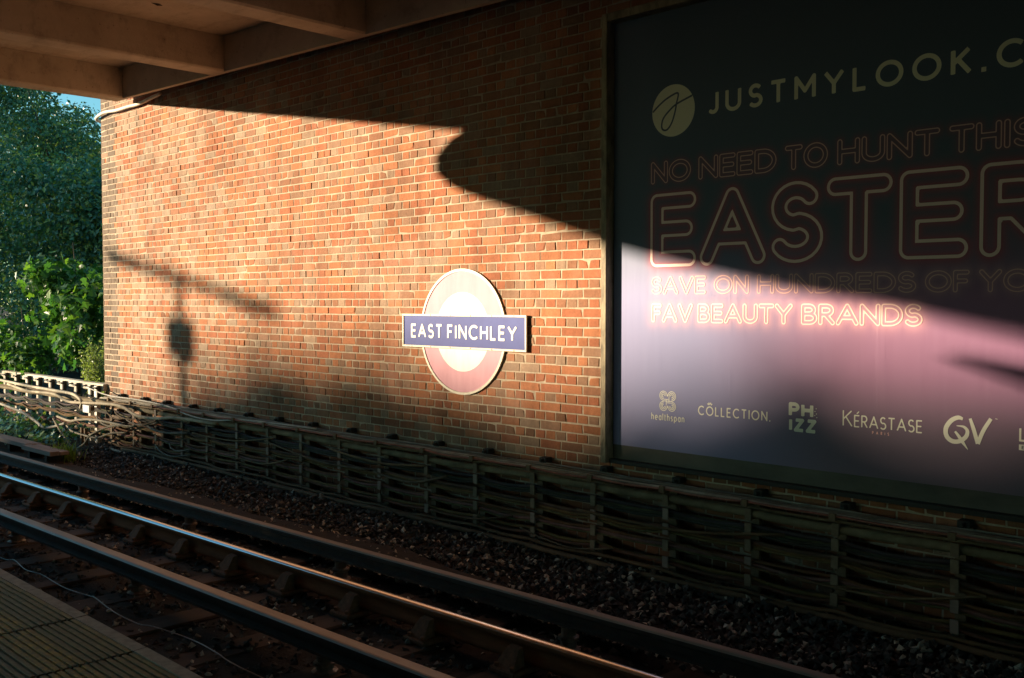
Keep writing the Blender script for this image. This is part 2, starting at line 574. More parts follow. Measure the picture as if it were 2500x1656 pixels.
# platform under the camera
PE = -4.09                                    # platform edge
PZ = -1.35
pb = MB()
pb.box(-60, 30, -24.0, -4.64, -2.3, PZ)
pb.box(-60, 30, -4.64, PE - 0.10, -2.3, PZ - 0.06)
platform = structure(pb.build('platform', M['platform']))
TP = 0.57
rib_mesh = None
cope_mesh = None
for i in range(-9, 7):
    x0 = -4.29 + TP * i
    b = MB()
    # coping stone with a small nosing
    prof = [(PE - 0.062, PZ - 0.058), (PE - 0.062, PZ + 0.001), (PE - 0.010, PZ + 0.002), (PE, PZ - 0.008), (PE + 0.002, PZ - 0.075), (PE - 0.098, PZ - 0.075), (PE - 0.098, PZ - 0.058)]
    if cope_mesh is None:
        vv = [(0.004, y, z) for y, z in prof] + [(TP - 0.004, y, z) for y, z in prof]
        m_ = len(prof)
        ff = [(k, (k + 1) % m_, m_ + (k + 1) % m_, m_ + k) for k in range(m_)]
        b.add(vv, ff)
        o = b.build('coping_slab', M['coping'], platform)
        cope_mesh = o.data
    else:
        o = bpy.data.objects.new('coping_slab', cope_mesh)
        COL.objects.link(o)
        o.parent = platform
    o.location = (x0, 0, random.uniform(-0.0015, 0.0015))
    if rib_mesh is None:
        b = MB()
        prof = []
        y = PE - 0.064
        first = True
        while y > -4.63:
            w = 0.0195
            prof += [(y, PZ - 0.006), (y - 0.002, PZ), (y - w, PZ), (y - w - 0.002, PZ - 0.006)]
            y -= w + 0.0105
        prof += [(-4.638, PZ - 0.006), (-4.638, PZ - 0.058), (PE - 0.064, PZ - 0.058)]
        m_ = len(prof)
        vv = [(0.007, yy, zz) for yy, zz in prof] + [(TP - 0.007, yy, zz) for yy, zz in prof]
        ff = [(k, (k + 1) % m_, m_ + (k + 1) % m_, m_ + k) for k in range(m_)]
        b.add(vv, ff)
        o = b.build('ribbed_tile', M['tile'], platform)
        rib_mesh = o.data
    else:
        o = bpy.data.objects.new('ribbed_tile', rib_mesh)
        COL.objects.link(o)
        o.parent = platform
    o.location = (x0, 0, random.uniform(-0.002, 0.002))

# ------------------------------------------------------------------ brick wall, English bond
WX0, WX1 = -13.78, 3.2
CH, SL = 0.075, 0.225                          # course height, stretcher pitch
J = 0.0115
wall = empty('brick_wall', (WX0, 0, -2.3))
tag(wall, 'long red brick station wall with cream mortar joints beside the track', 'wall')
wl_off = Vector((-WX0, 0, 2.3))


def wadd(mb_v):
    return [(p[0] - WX0, p[1], p[2] + 2.3) for p in mb_v]


mb = MB()
mb.box(WX0 + 0.004, WX1, 0.0042, 0.36, -2.3, 3.6)
mb.v = wadd(mb.v)
mb.build('mortar', M['mortar'], wall)


def brick_tone(x, z, h):
    """fired-clay colours, greyer and paler towards the weathered end"""
    r = random.random()
    far = min(1.0, max(0.0, (-9.0 - x) / 4.5))
    if r < 0.40:
        c = (0.42, 0.167, 0.082)
    elif r < 0.66:
        c = (0.38, 0.138, 0.072)
    elif r < 0.80:
        c = (0.31, 0.145, 0.085)
    elif r < 0.93:
        c = (0.32, 0.180, 0.115)
    else:
        c = (0.34, 0.225, 0.155)
    if random.random() < far * 0.55:
        c = (0.42, 0.235, 0.155) if random.random() < 0.7 else (0.36, 0.255, 0.185)
    if x < -13.3 and random.random() < 0.85:  # grey stained end bricks, with the wall end's shade in their tone
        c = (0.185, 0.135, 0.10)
    k = random.uniform(0.86, 1.12)
    if z < -0.9:
        k *= 0.88
        if random.random() < 0.18:
            c = (0.24, 0.115, 0.065)
    return tuple(q * k for q in c)


def brick_geo(x0, x1, z0, z1, depth=0.1):
    """front-facing brick with worn edges, 18 triangles"""
    j = lambda a: random.uniform(-a, a)
    yo = j(0.0012)
    if random.random() < 0.06:
        yo -= random.uniform(0.002, 0.005)
    rim = []; front = []
    bv = random.uniform(0.002, 0.0042)
    tx, tz = j(0.0011), j(0.0007)
    for sx, sz in ((0, 0), (1, 0), (1, 1), (0, 1)):
        X = (x1 if sx else x0) + j(0.0034)
        Z = (z1 if sz else z0) + j(0.0022)
        Y = yo + tx * (sx - 0.5) * 2 + tz * (sz - 0.5) * 2
        rim.append((X, Y + bv * 0.9, Z))
        front.append((X + (-bv if sx else bv), Y, Z + (-bv if sz else bv)))
    if random.random() < 0.16:                               # a chipped corner
        c_ = random.randrange(4)
        sx, sz = ((1, 1), (-1, 1), (-1, -1), (1, -1))[c_]
        px, py, pz = front[c_]
        front[c_] = (px + sx * random.uniform(0.008, 0.022), py, pz + sz * random.uniform(0.006, 0.018))
        px, py, pz = rim[c_]
        rim[c_] = (px, py + 0.006, pz)
    back = [(p[0], depth, p[2]) for p in rim]
    v = front + rim + back
    f = [(0, 1, 2, 3)]
    for k in range(4):
        f.append((4 + k, 4 + (k + 1) % 4, (k + 1) % 4, k))
        f.append((8 + k, 8 + (k + 1) % 4, 4 + (k + 1) % 4, 4 + k))
    return v, f


bricks = []
nc = int((3.3 + 2.3) / CH)
for r_ in range(nc):
    z0 = -2.296 + r_ * CH
    zc = z0 + CH / 2
    head = (r_ % 2 == 0)
    spans = []
    x = WX0
    if head:
        spans.append((x, x + 0.1125 - J)); x += 0.1125
        spans.append((x, x + 0.056 - J)); x += 0.056          # queen closer at the corner
        while x < WX1 - 0.12:
            spans.append((x, x + 0.1125 - J)); x += 0.1125
    else:
        while x < WX1 - 0.24:
            spans.append((x, x + SL - J)); x += SL
    for a, b in spans:
        if a > -4.60 and -1.10 < zc < 1.98:
            continue                                         # covered by the billboard
        if zc > 3.05:
            continue
        bricks.append((a, b, z0 + J / 2, z0 + CH - J / 2))


def show_size(b):
    xc = (b[0] + b[1]) / 2; zc = (b[2] + b[3]) / 2
    if xc > -4.80 or zc < -1.12 or zc > 1.75:
        return -1
    if (xc + 6.36) ** 2 + (zc + 0.255) ** 2 < 0.54 ** 2 or (-7.1 < xc < -5.55 and -0.41 < zc < -0.1):
        return -1
    d = -0.7046 * xc + 0.7096 * 5.82
    return (b[1] - b[0]) / d ** 2


order = sorted(range(len(bricks)), key=lambda i: -show_size(bricks[i]))
single = set(order[:300])
mass = MB()
for i, b in enumerate(bricks):
    v, f = brick_geo(*b)
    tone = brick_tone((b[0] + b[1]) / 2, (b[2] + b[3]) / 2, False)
    for sx, sz in ((-10.68, 0.85), (-7.79, 1.0), (-7.83, 0.93)):
        if b[0] < sx < b[1] and b[2] < sz < b[3] and b[1] - b[0] < 0.12:
            tone = (0.62, 0.55, 0.46)
    if i in single:
        c = Vector(((b[0] + b[1]) / 2, 0, (b[2] + b[3]) / 2))
        o = mesh_obj('brick', [(p[0] - c.x, p[1], p[2] - c.z) for p in v], f, M['brick'], wall, False, None, np.array([tone] * len(v)))
        o.location = (c.x - WX0, 0, c.z + 2.3)
    else:
        mass.cur = tone
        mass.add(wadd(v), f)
# bricks of the end return, seen from beside
for r_ in range(nc):
    z0 = -2.296 + r_ * CH
    if z0 > 3.0:
        continue
    y = 0.0 + (0.1125 if r_ % 2 else 0.0)
    while y < 0.34:
        w = SL if r_ % 2 == 0 else 0.1125
        y1 = min(y + w - J, 0.36)
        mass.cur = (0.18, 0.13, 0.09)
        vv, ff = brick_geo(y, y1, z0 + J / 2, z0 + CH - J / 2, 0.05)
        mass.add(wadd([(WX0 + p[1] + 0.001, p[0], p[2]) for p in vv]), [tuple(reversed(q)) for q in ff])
        y += w
o = mass.build('brickwork', M['brick'], wall, attr=True)
o['kind'] = 'stuff'

# ------------------------------------------------------------------ concrete canopy with ribs
CEX = -12.92                                   # end of the canopy at the wall


def soffit(x):
    return 2.62 - 0.0295 * (x + 12.9)


canopy = empty('concrete_canopy', (CEX, 0, soffit(CEX)))
tag(canopy, 'sloping concrete platform canopy with deep ribs over the track', 'canopy')


def cadd(v):
    return [(p[0] - CEX, p[1], p[2] - soffit(CEX)) for p in v]


CX1, CY1 = 16.0, -26.0
DEP = 0.385
edge = [(CEX, 0.2), (CEX, CY1)]
# slab, as strips from the curved end to the far end
v = []; f = []
for (x, y) in edge:
    v += [(x, y, soffit(x) + DEP), (x, y, soffit(x) + DEP + 0.22), (CX1, y, soffit(CX1) + DEP), (CX1, y, soffit(CX1) + DEP + 0.22)]
for i in range(len(edge) - 1):
    a = i * 4; b = a + 4
    f += [(a, b, b + 2, a + 2), (a + 1, a + 3, b + 3, b + 1), (a, a + 1, b + 1, b), (a + 2, b + 2, b + 3, a + 3)]
f += [(0, 2, 3, 1), (len(v) - 4, len(v) - 3, len(v) - 1, len(v) - 2)]
mesh_obj('slab', cadd(v), f, M['concrete'], canopy)
# beam along the wall
mb = MB()


def sbox(mb, x0, x1, y0, y1, zb=0.0, zt=DEP):
    c = 0.012
    q = []
    for x in (x0, x1):
        q += [(x, y0, soffit(x) + zb), (x, y1, soffit(x) + zb), (x, y1, soffit(x) + zt), (x, y0, soffit(x) + zt)]
    mb.add(q, [(0, 1, 2, 3), (4, 7, 6, 5), (0, 4, 5, 1), (1, 5, 6, 2), (2, 6, 7, 3), (3, 7, 4, 0)])


sbox(mb, CEX + 0.002, CX1, -0.21, -0.15)
mb.v = cadd(mb.v)
mb.build('wall_beam', M['concrete'], canopy)
# ribs across the track
rx = CEX + 0.165
k = 0
while rx < 13:
    mb = MB()
    wob = random.uniform(-0.01, 0.01)
    x0, x1 = rx - 0.165, rx + 0.165
    # slightly chamfered soffit
    q = []
    for y in (-0.212, CY1):
        q += [(x0, y, soffit(x0) + DEP - 0.002), (x0, y, soffit(x0) + 0.018), (x0 + 0.018, y, soffit(x0)), (x1 - 0.018, y, soffit(x1)), (x1, y, soffit(x1) + 0.018), (x1, y, soffit(x1) + DEP - 0.002)]
    ff = [(i, i + 1, i + 7, i + 6) for i in range(5)] + [(0, 6, 11, 5)]
    mb.add(q, ff)
    mb.v = cadd(mb.v)
    mb.build('rib', M['concrete'], canopy)
    rx += 2.565
    k += 1
# rust-stained pock marks in the soffit
for (x, y) in ((-8.9, -1.05), (-9.35, -1.3), (-8.35, -0.75), (-9.7, -2.0)):
    mb = MB()
    z = soffit(x) + DEP
    ang = random.uniform(-0.3, 0.3)
    pts = []
    for q in range(9):
        t = 2 * math.pi * q / 9
        rr = random.uniform(0.6, 1.1)
        pts.append((x + rr * 0.028 * math.cos(t), y + rr * 0.07 * math.sin(t), z - 0.004 - 0.0))
    mb.add(pts + [(x, y, z - 0.02)], [(q, (q + 1) % 9, 9) for q in range(9)])
    mb.v = cadd(mb.v)
    mb.build('rust_patch', M['rust_spot'], canopy)

# conduit at the corner under the canopy
pts = smooth_path([(-14.05, 0.16, 2.52), (-13.86, -0.03, 2.535), (-13.52, -0.06, 2.572), (-13.14, -0.06, 2.55), (-12.77, -0.06, 2.55), (-12.49, -0.055, 2.545), (-12.11, -0.05, 2.575), (-11.9, -0.045, 2.59)], 4)
mb = MB()
mb.tube(pts, 0.022, 7)
cond = mb.build('conduit', M['white_paint'], None, smooth=True)
tag(cond, 'white painted conduit bending round the wall corner under the canopy', 'conduit')

# ------------------------------------------------------------------ stroke lettering
def arc(cx, cy, rx, ry, a0, a1, n=14):
    return [(cx + rx * math.cos(rad(a0 + (a1 - a0) * i / n)), cy + ry * math.sin(rad(a0 + (a1 - a0) * i / n))) for i in range(n + 1)]


G = {
    'A': (0.86, [[(0, 0), (0.43, 1), (0.86, 0)], [(0.15, 0.33), (0.71, 0.33)]]),
    'B': (0.58, [[(0, 0), (0, 1), (0.28, 1)] + arc(0.28, 0.765, 0.235, 0.235, 90, -90) + [(0, 0.53)], [(0, 0.53), (0.30, 0.53)] + arc(0.30, 0.265, 0.28, 0.265, 90, -90) + [(0, 0)]]),
    'C': (0.82, [arc(0.48, 0.5, 0.48, 0.5, 47, 313, 24)]),
    'D': (0.74, [[(0, 0), (0, 1), (0.27, 1)] + arc(0.27, 0.5, 0.47, 0.5, 90, -90, 18) + [(0, 0)]]),
    'E': (0.52, [[(0.52, 1), (0, 1), (0, 0), (0.52, 0)], [(0, 0.52), (0.47, 0.52)]]),
    'F': (0.48, [[(0.48, 1), (0, 1), (0, 0)], [(0, 0.51), (0.42, 0.51)]]),
    'H': (0.66, [[(0, 0), (0, 1)], [(0.66, 0), (0.66, 1)], [(0, 0.52), (0.66, 0.52)]]),
    'I': (0.0, [[(0, 0), (0, 1)]]),
    'J': (0.42, [[(0.42, 1), (0.42, 0.24)] + arc(0.21, 0.24, 0.21, 0.24, 0, -140)]),
    'K': (0.60, [[(0, 0), (0, 1)], [(0.58, 1), (0.02, 0.45)], [(0.18, 0.6), (0.62, 0)]]),
    'L': (0.46, [[(0, 1), (0, 0), (0.46, 0)]]),
    'M': (0.84, [[(0, 0), (0, 1), (0.42, 0.34), (0.84, 1), (0.84, 0)]]),
    'N': (0.72, [[(0, 0), (0, 1), (0.72, 0), (0.72, 1)]]),
    'O': (0.98, [arc(0.49, 0.5, 0.49, 0.5, 0, 360, 32)]),
    'P': (0.56, [[(0, 0), (0, 1), (0.30, 1)] + arc(0.30, 0.74, 0.26, 0.26, 90, -90) + [(0, 0.48)]]),
    'R': (0.58, [[(0, 0), (0, 1), (0.28, 1)] + arc(0.28, 0.745, 0.255, 0.255, 90, -90) + [(0, 0.49)], [(0.24, 0.49), (0.58, 0)]]),
    'S': (0.56, [arc(0.28, 0.745, 0.25, 0.255, 35, 262, 16) + arc(0.28, 0.26, 0.28, 0.26, 80, -148, 16)]),
    'T': (0.66, [[(0, 1), (0.66, 1)], [(0.33, 1), (0.33, 0)]]),
    'U': (0.66, [[(0, 1), (0, 0.32)] + arc(0.33, 0.32, 0.33, 0.32, 180, 360, 16) + [(0.66, 1)]]),
    'V': (0.80, [[(0, 1), (0.40, 0), (0.80, 1)]]),
    'Y': (0.76, [[(0, 1), (0.38, 0.47), (0.76, 1)], [(0.38, 0.47), (0.38, 0)]]),
    'Z': (0.62, [[(0.02, 1), (0.60, 1), (0.0, 0), (0.62, 0)]]),
    '.': (0.0, [[(0, 0), (0.001, 0)]]),
    # lower case
    'h': (0.46, [[(0, 0), (0, 1)], [(0, 0.42)] + arc(0.23, 0.42, 0.23, 0.25, 180, 0, 10) + [(0.46, 0)]]),
    'e': (0.52, [[(0.0, 0.35), (0.52, 0.35)] + arc(0.26, 0.34, 0.26, 0.33, 5, 310, 18)]),
    'a': (0.48, [arc(0.24, 0.33, 0.24, 0.33, 0, 360, 18), [(0.48, 0.66), (0.48, 0)]]),
    'l': (0.0, [[(0, 0), (0, 1)]]),
    't': (0.26, [[(0.1, 0.9), (0.1, 0.05), (0.26, 0)], [(0, 0.66), (0.26, 0.66)]]),
    's': (0.36, [arc(0.18, 0.49, 0.16, 0.17, 30, 262, 10) + arc(0.18, 0.17, 0.18, 0.17, 80, -150, 10)]),
    'p': (0.50, [[(0, -0.3), (0, 0.66)], arc(0.25, 0.33, 0.25, 0.33, 0, 360, 18)]),
    'n': (0.46, [[(0, 0), (0, 0.66)], [(0, 0.42)] + arc(0.23, 0.42, 0.23, 0.25, 180, 0, 10) + [(0.46, 0)]]),
}


def sdf(strokes, gx, gz, hw, butt):
    """distance to the stroke skeleton; butt strokes end flat at their terminals"""
    d = np.full(gx.shape, 1e3)
    for st in strokes:
        closed = math.dist(st[0], st[-1]) < 1e-6
        for i in range(len(st) - 1):
            ax, az = st[i]; bx, bz = st[i + 1]
            L = math.hypot(bx - ax, bz - az)
            if L < 1e-9:
                d = np.minimum(d, np.hypot(gx - ax, gz - az) if not butt else np.maximum(np.abs(gx - ax), np.abs(gz - az)))
                continue
            ux, uz = (bx - ax) / L, (bz - az) / L
            t = (gx - ax) * ux + (gz - az) * uz
            p = np.abs(-(gx - ax) * uz + (gz - az) * ux)
            ex0 = -t; ex1 = t - L
            rnd = np.hypot(p, np.maximum(0, np.maximum(ex0, ex1)))
            if butt and not closed:
                if i == 0:
                    rnd = np.where(ex0 > 0, np.maximum(p, ex0 + hw), rnd)
                if i == len(st) - 2:
                    rnd = np.where(ex1 > 0, np.maximum(p, ex1 + hw), rnd)
            d = np.minimum(d, rnd)
    return d


def clip_poly(poly, lo, hi):
    """poly: list of (x, z, d); keep lo <= d <= hi"""
    for sign, lim in ((1, lo), (-1, hi)):
        if lim is None:
            continue
        out = []
        n = len(poly)
        for i in range(n):
            a = poly[i]; b = poly[(i + 1) % n]
            fa = sign * (a[2] - lim); fb = sign * (b[2] - lim)
            if fa >= 0:
                out.append(a)
            if (fa > 0 > fb) or (fa < 0 < fb):
                t = fa / (fa - fb)
                out.append(tuple(a[k] + (b[k] - a[k]) * t for k in range(3)))
        poly = out
        if len(poly) < 3:
            return None
    return poly


def band_mesh(mb, strokes, hw, y, step, lo, hi, butt=False):
    """adds the flat region lo <= distance <= hi round the strokes, facing -y"""
    xs = [p[0] for s in strokes for p in s]; zs = [p[1] for s in strokes for p in s]
    pad = hi + step * 1.5
    nx = int((max(xs) - min(xs) + 2 * pad) / step) + 2
    nz = int((max(zs) - min(zs) + 2 * pad) / step) + 2
    X = min(xs) - pad + step * np.arange(nx); Z = min(zs) - pad + step * np.arange(nz)
    gx, gz = np.meshgrid(X, Z, indexing='ij')
    d = sdf(strokes, gx, gz, hw, butt)
    c = np.stack([d[:-1, :-1], d[1:, :-1], d[1:, 1:], d[:-1, 1:]], 0)
    ok = (c.min(0) <= hi) & ((c.max(0) >= lo) if lo is not None else True)
    for i, k in zip(*np.nonzero(ok)):
        q = [(X[i], Z[k], d[i, k]), (X[i + 1], Z[k], d[i + 1, k]), (X[i + 1], Z[k + 1], d[i + 1, k + 1]), (X[i], Z[k + 1], d[i, k + 1])]
        if all(p[2] <= hi and (lo is None or p[2] >= lo) for p in q):
            polys = [q]
        else:
            polys = [clip_poly([q[0], q[1], q[2]], lo, hi), clip_poly([q[0], q[2], q[3]], lo, hi)]
        for p in polys:
            if p:
                mb.add([(a[0], y, a[1]) for a in p], [tuple(range(len(p)))])


def layout(text, x0, x1, z0, cap, hw, gap=0.16, up=None):
    """strokes of a line of text fitted between x0 and x1; hw is a fraction of the cap height. Returns a list of per-letter stroke lists"""
    w = 0
    for ch in text:
        w += (G[ch][0] * (1 - 2 * hw) + 2 * hw) if ch != ' ' else 0.3
    w += gap * (len(text) - 1)
    sx = (x1 - x0) / (w * cap)
    out = []
    x = 0
    for ch in text:
        if ch == ' ':
            x += 0.3 + gap
            continue
        gw, st = G[ch]
        # the stroke width does not stretch: scale only the skeleton
        full = (gw * (1 - 2 * hw) + 2 * hw)
        wX = full * sx * cap
        kx = max(0.0, (wX - 2 * hw * cap)) / max(gw, 1e-6) if gw > 0 else 0
        base = x0 + x * sx * cap + (hw * cap if gw > 0 else wX / 2)
        out.append([[(base + px * kx, z0 + cap * (hw + pz * (1 - 2 * hw))) for px, pz in s] for s in st])
        x += full + gap
    return out


# ------------------------------------------------------------------ roundel sign
SX, SZ, SR = -6.378, -0.257, 0.546
SYD, SYB = -0.012, -0.024
sign = empty('roundel_sign', (SX, 0, SZ))
tag(sign, 'round red and white station sign with blue EAST FINCHLEY name bar on the brick wall', 'sign')


def sadd(v):
    return [(p[0] - SX, p[1], p[2] - SZ) for p in v]


def ring(mb, r0, r1, y0, y1, n=72, mi=0):
    """flat-faced ring between the radii, from y0 (front) to y1 (back)"""
    v = []; f = []
    for k in range(n):
        a = 2 * math.pi * k / n
        c, s = math.cos(a), math.sin(a)
        for r, y in ((r0, y0), (r1, y0), (r1, y1), (r0, y1)):
            v.append((SX + r * c, y, SZ + r * s))
    for k in range(n):
        a = k * 4; b = ((k + 1) % n) * 4
        for i in range(4):
            j = (i + 1) % 4
            f.append((a + i, a + j, b + j, b + i))
    mb.add(v, f, mi)


mb = MB(); ring(mb, 0.345, SR - 0.022, SYD, -0.004); mb.v = sadd(mb.v); mb.build('red_ring', M['sign_red'], sign)
mb = MB()
mb.add([(SX, SYD + 0.001, SZ)] + [(SX + 0.3455 * math.cos(2 * math.pi * k / 64), SYD + 0.001, SZ + 0.3455 * math.sin(2 * math.pi * k / 64)) for k in range(64)], [(0, 1 + (k + 1) % 64, 1 + k) for k in range(64)])
mb.v = sadd(mb.v)
mb.build('white_centre', M['sign_white'], sign)
mb = MB(); ring(mb, SR - 0.021, SR, SYD - 0.007, -0.003); mb.v = sadd(mb.v); mb.build('rim', M['sign_trim'], sign)
bx0, bx1, bz0, bz1 = -7.172, -5.585, -0.406, -0.1055
mb = MB(); mb.box(bx0 + 0.016, bx1 - 0.016, SYB, -0.0195, bz0 + 0.016, bz1 - 0.016); mb.v = sadd(mb.v); bar = mb.build('name_bar', M['sign_blue'], sign)
mb = MB()
for (a, b, c, d) in ((bx0, bx1, bz0, bz0 + 0.018), (bx0, bx1, bz1 - 0.018, bz1), (bx0, bx0 + 0.018, bz0 + 0.0181, bz1 - 0.0181), (bx1 - 0.018, bx1, bz0 + 0.0181, bz1 - 0.0181)):
    mb.box(a, b, SYB - 0.008, -0.0195, c, d, 0, 0.002)
mb.v = sadd(mb.v)
mb.build('bar_frame', M['sign_trim'], sign)
mb = MB()
for word, a, b in (('EAST', -7.052, -6.617), ('FINCHLEY', -6.555, -5.696)):
    for st in layout(word, a, b, -0.3225, 0.129, 0.085, 0.17):
        band_mesh(mb, st, 0.085 * 0.128, SYB - 0.003, 0.0045, None, 0.085 * 0.128, True)
mb.v = sadd(mb.v)
mb.build('lettering', M['sign_white'], bar)
for k in range(6):                                                      # screw heads along the bar frame
    for z in (bz0 + 0.009, bz1 - 0.009):
        mb = MB()
        mb.lathe((bx0 + 0.14 + k * (bx1 - bx0 - 0.28) / 5, SYB - 0.0078, z), (0, -1, 0), [(0, 0.006), (0.002, 0.0045)], 8)
        mb.v = sadd(mb.v)
        mb.build('screw', M['black_iron'], sign)

# ------------------------------------------------------------------ billboard
BX0, BX1 = -4.69, 1.52
BZ0, BZ1 = -1.165, 2.05
bb = empty('billboard', (BX0, 0, BZ0))
tag(bb, 'large weathered billboard with a dark blue and pink beauty sale poster', 'billboard')


def badd(v):
    return [(p[0] - BX0, p[1], p[2] - BZ0) for p in v]


mb = MB(); mb.box(BX0, BX1, -0.022, -0.003, BZ0, BZ1); mb.v = badd(mb.v); mb.build('backing_board', M['board'], bb)
mb = MB(); mb.box(BX0 - 0.052, BX0 - 0.001, -0.112, -0.002, BZ0 - 0.03, BZ1 + 0.06, 0, 0.004); mb.v = badd(mb.v); mb.build('side_post', M['frame'], bb)
mb = MB(); mb.box(BX1 + 0.001, BX1 + 0.052, -0.112, -0.002, BZ0 - 0.03, BZ1 + 0.06, 0, 0.004); mb.v = badd(mb.v); mb.build('side_post', M['frame'], bb)
mb = MB(); mb.box(BX0, BX1, -0.110, -0.002, BZ1 + 0.001, BZ1 + 0.06, 0, 0.004); mb.v = badd(mb.v); mb.build('top_rail', M['frame'], bb)
mb = MB(); mb.box(BX0, BX1, -0.075, -0.002, BZ0 - 0.032, BZ0 - 0.001, 0, 0.004); mb.v = badd(mb.v); mb.build('bottom_ledge', M['black_iron'], bb)

# the print: neon words, with a printed glow round them
NEON = []
for t, a, b in (('NO', -4.343, -4.008), ('NEED', -3.939, -3.347), ('TO', -3.28, -2.991), ('HUNT', -2.923, -2.304), ('THIS', -2.246, -1.79)):
    NEON.append(('dim', layout(t, a, b, 0.845, 0.152, 0.09, 0.08), 0.09 * 0.152, 0.0034, 0.45, 0.020))
for t, a, b in (('SAVE', -4.337, -3.878), ('ON', -3.808, -3.542), ('HUNDREDS', -3.475, -2.428), ('OF', -2.372, -2.127), ('YO', -2.07, -1.80)):
    NEON.append(('dim', layout(t, a, b, 0.058, 0.122, 0.09, 0.08), 0.09 * 0.122, 0.0032, 0.6, 0.024))
for t, a, b in (('FAV', -4.332, -3.985), ('BEAUTY', -3.938, -3.221), ('BRANDS', -3.154, -2.388)):
    NEON.append(('neon', layout(t, a, b, -0.140, 0.127, 0.09, 0.08), 0.09 * 0.127, 0.0042, 1.0, 0.034))
for t, a, b in (('E', -4.339, -3.969), ('A', -3.917, -3.426), ('S', -3.383, -3.023), ('T', -2.982, -2.584), ('E', -2.521, -2.145), ('R', -2.065, -1.66)):
    NEON.append(('neon', layout(t, a, b, 0.260, 0.500, 0.095, 0.1), 0.095 * 0.5, 0.0098, 1.1, 0.032))


def smoothstep(a, b, x):
    t = np.clip((x - a) / (b - a), 0, 1)
    return t * t * (3 - 2 * t)


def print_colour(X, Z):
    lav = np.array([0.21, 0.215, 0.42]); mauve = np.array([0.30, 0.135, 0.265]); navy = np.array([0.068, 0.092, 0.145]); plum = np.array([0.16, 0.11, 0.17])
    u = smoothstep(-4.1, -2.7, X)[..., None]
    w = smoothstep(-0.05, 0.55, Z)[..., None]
    low = smoothstep(-0.35, -0.85, Z)[..., None]  # darker lower right: the fading light is mixed into the print colour
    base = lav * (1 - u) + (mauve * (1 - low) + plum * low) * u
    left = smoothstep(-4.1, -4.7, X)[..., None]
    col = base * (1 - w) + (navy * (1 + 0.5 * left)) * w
    glow = np.zeros(X.shape); sunlit_glow = np.zeros(X.shape)
    for kind, letters, hw, th, amp, sig in NEON:
        for st in letters:
            xs = [p[0] for s in st for p in s]; zs = [p[1] for s in st for p in s]
            pad = hw + sig * 3
            m = (X > min(xs) - pad) & (X < max(xs) + pad) & (Z > min(zs) - pad) & (Z < max(zs) + pad)
            if m.any():
                d = np.abs(sdf(st, X[m], Z[m], hw, False) - hw)
                e_ = amp * np.exp(-(d / sig) ** 1.3)
                if zs[0] < 0.2:  # sunlit lower words get a paler halo, the sun put into its colour
                    sunlit_glow[m] = np.maximum(sunlit_glow[m], e_)
                else:
                    glow[m] = np.maximum(glow[m], e_)
    k = np.clip(glow * 0.72, 0, 1)[..., None]
    col = col * (1 - k) + np.array([0.46, 0.05, 0.065]) * k
    k = np.clip(sunlit_glow * 0.55, 0, 1)[..., None]
    return col * (1 - k) + np.array([0.74, 0.36, 0.42]) * k


SW = 1.035
for s in range(6):
    x0 = BX0 + 0.004 + s * SW
    x1 = min(x0 + SW + (0.012 if s < 5 else -0.012), BX1 - 0.004)
    nx, nz = 56, 164
    ed = np.arange(0.004, 0.085, 0.0065)
    X = np.unique(np.concatenate([np.linspace(x0, x1, nx), x0 + ed, x1 - ed]))
    nx = len(X)
    Z = np.linspace(-1.06, BZ1 - 0.004, nz)
    gx, gz = np.meshgrid(X, Z, indexing='ij')
    e = np.minimum(gx - x0, x1 - gx)
    # paper ripples: mild, stronger near the seams
    yy = -0.0272 - 0.0004 * (s % 2) - 0.0005 * np.sin(gx * 31 + 1.3 * np.sin(gz * 1.9 + s)) * np.exp(-e / 0.12)
    wv = 0.010 * np.sin(gz * 2.3 + s) + 0.004 * np.sin(gz * 9.1)
    yy = yy - 0.0009 * np.exp(-((gx - x1 + 0.045 + wv) / 0.008) ** 2) * (0.65 + 0.35 * np.sin(gz * 7 + s)) - 0.0007 * np.exp(-((gx - x0 - 0.030 + wv) / 0.007) ** 2) * (0.6 + 0.4 * np.sin(gz * 5))
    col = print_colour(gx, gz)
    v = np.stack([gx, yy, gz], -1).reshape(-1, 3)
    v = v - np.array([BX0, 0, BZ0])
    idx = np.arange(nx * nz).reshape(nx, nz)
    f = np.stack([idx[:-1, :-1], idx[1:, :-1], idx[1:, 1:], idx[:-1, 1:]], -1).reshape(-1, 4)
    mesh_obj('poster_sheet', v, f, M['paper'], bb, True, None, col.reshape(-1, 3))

LY = -0.0294


def print_obj(name, mat, parts):
    mb = MB()
    for strokes, hw, step, lo, hi, butt in parts:
        band_mesh(mb, strokes, hw, LY, step, lo, hi, butt)
    mb.v = badd(mb.v)
    return mb.build(name, mat, bb)


for kind, letters, hw, th, amp, sig in NEON:
    step = 0.012 if hw > 0.04 else 0.0055
    for st in letters:
        print_obj('neon_letter', M['ink_neon'] if kind == 'neon' else M['ink_dim'], [(st, hw, step, hw - th, hw + th, False)])

hw = 0.085 * 0.156
print_obj('headline_lettering', M['ink_cream'], [(st, hw, 0.0055, None, hw, True) for st in layout('JUSTMYLOOK.C', -3.872, -1.855, 1.276, 0.156, 0.085, 0.30)])
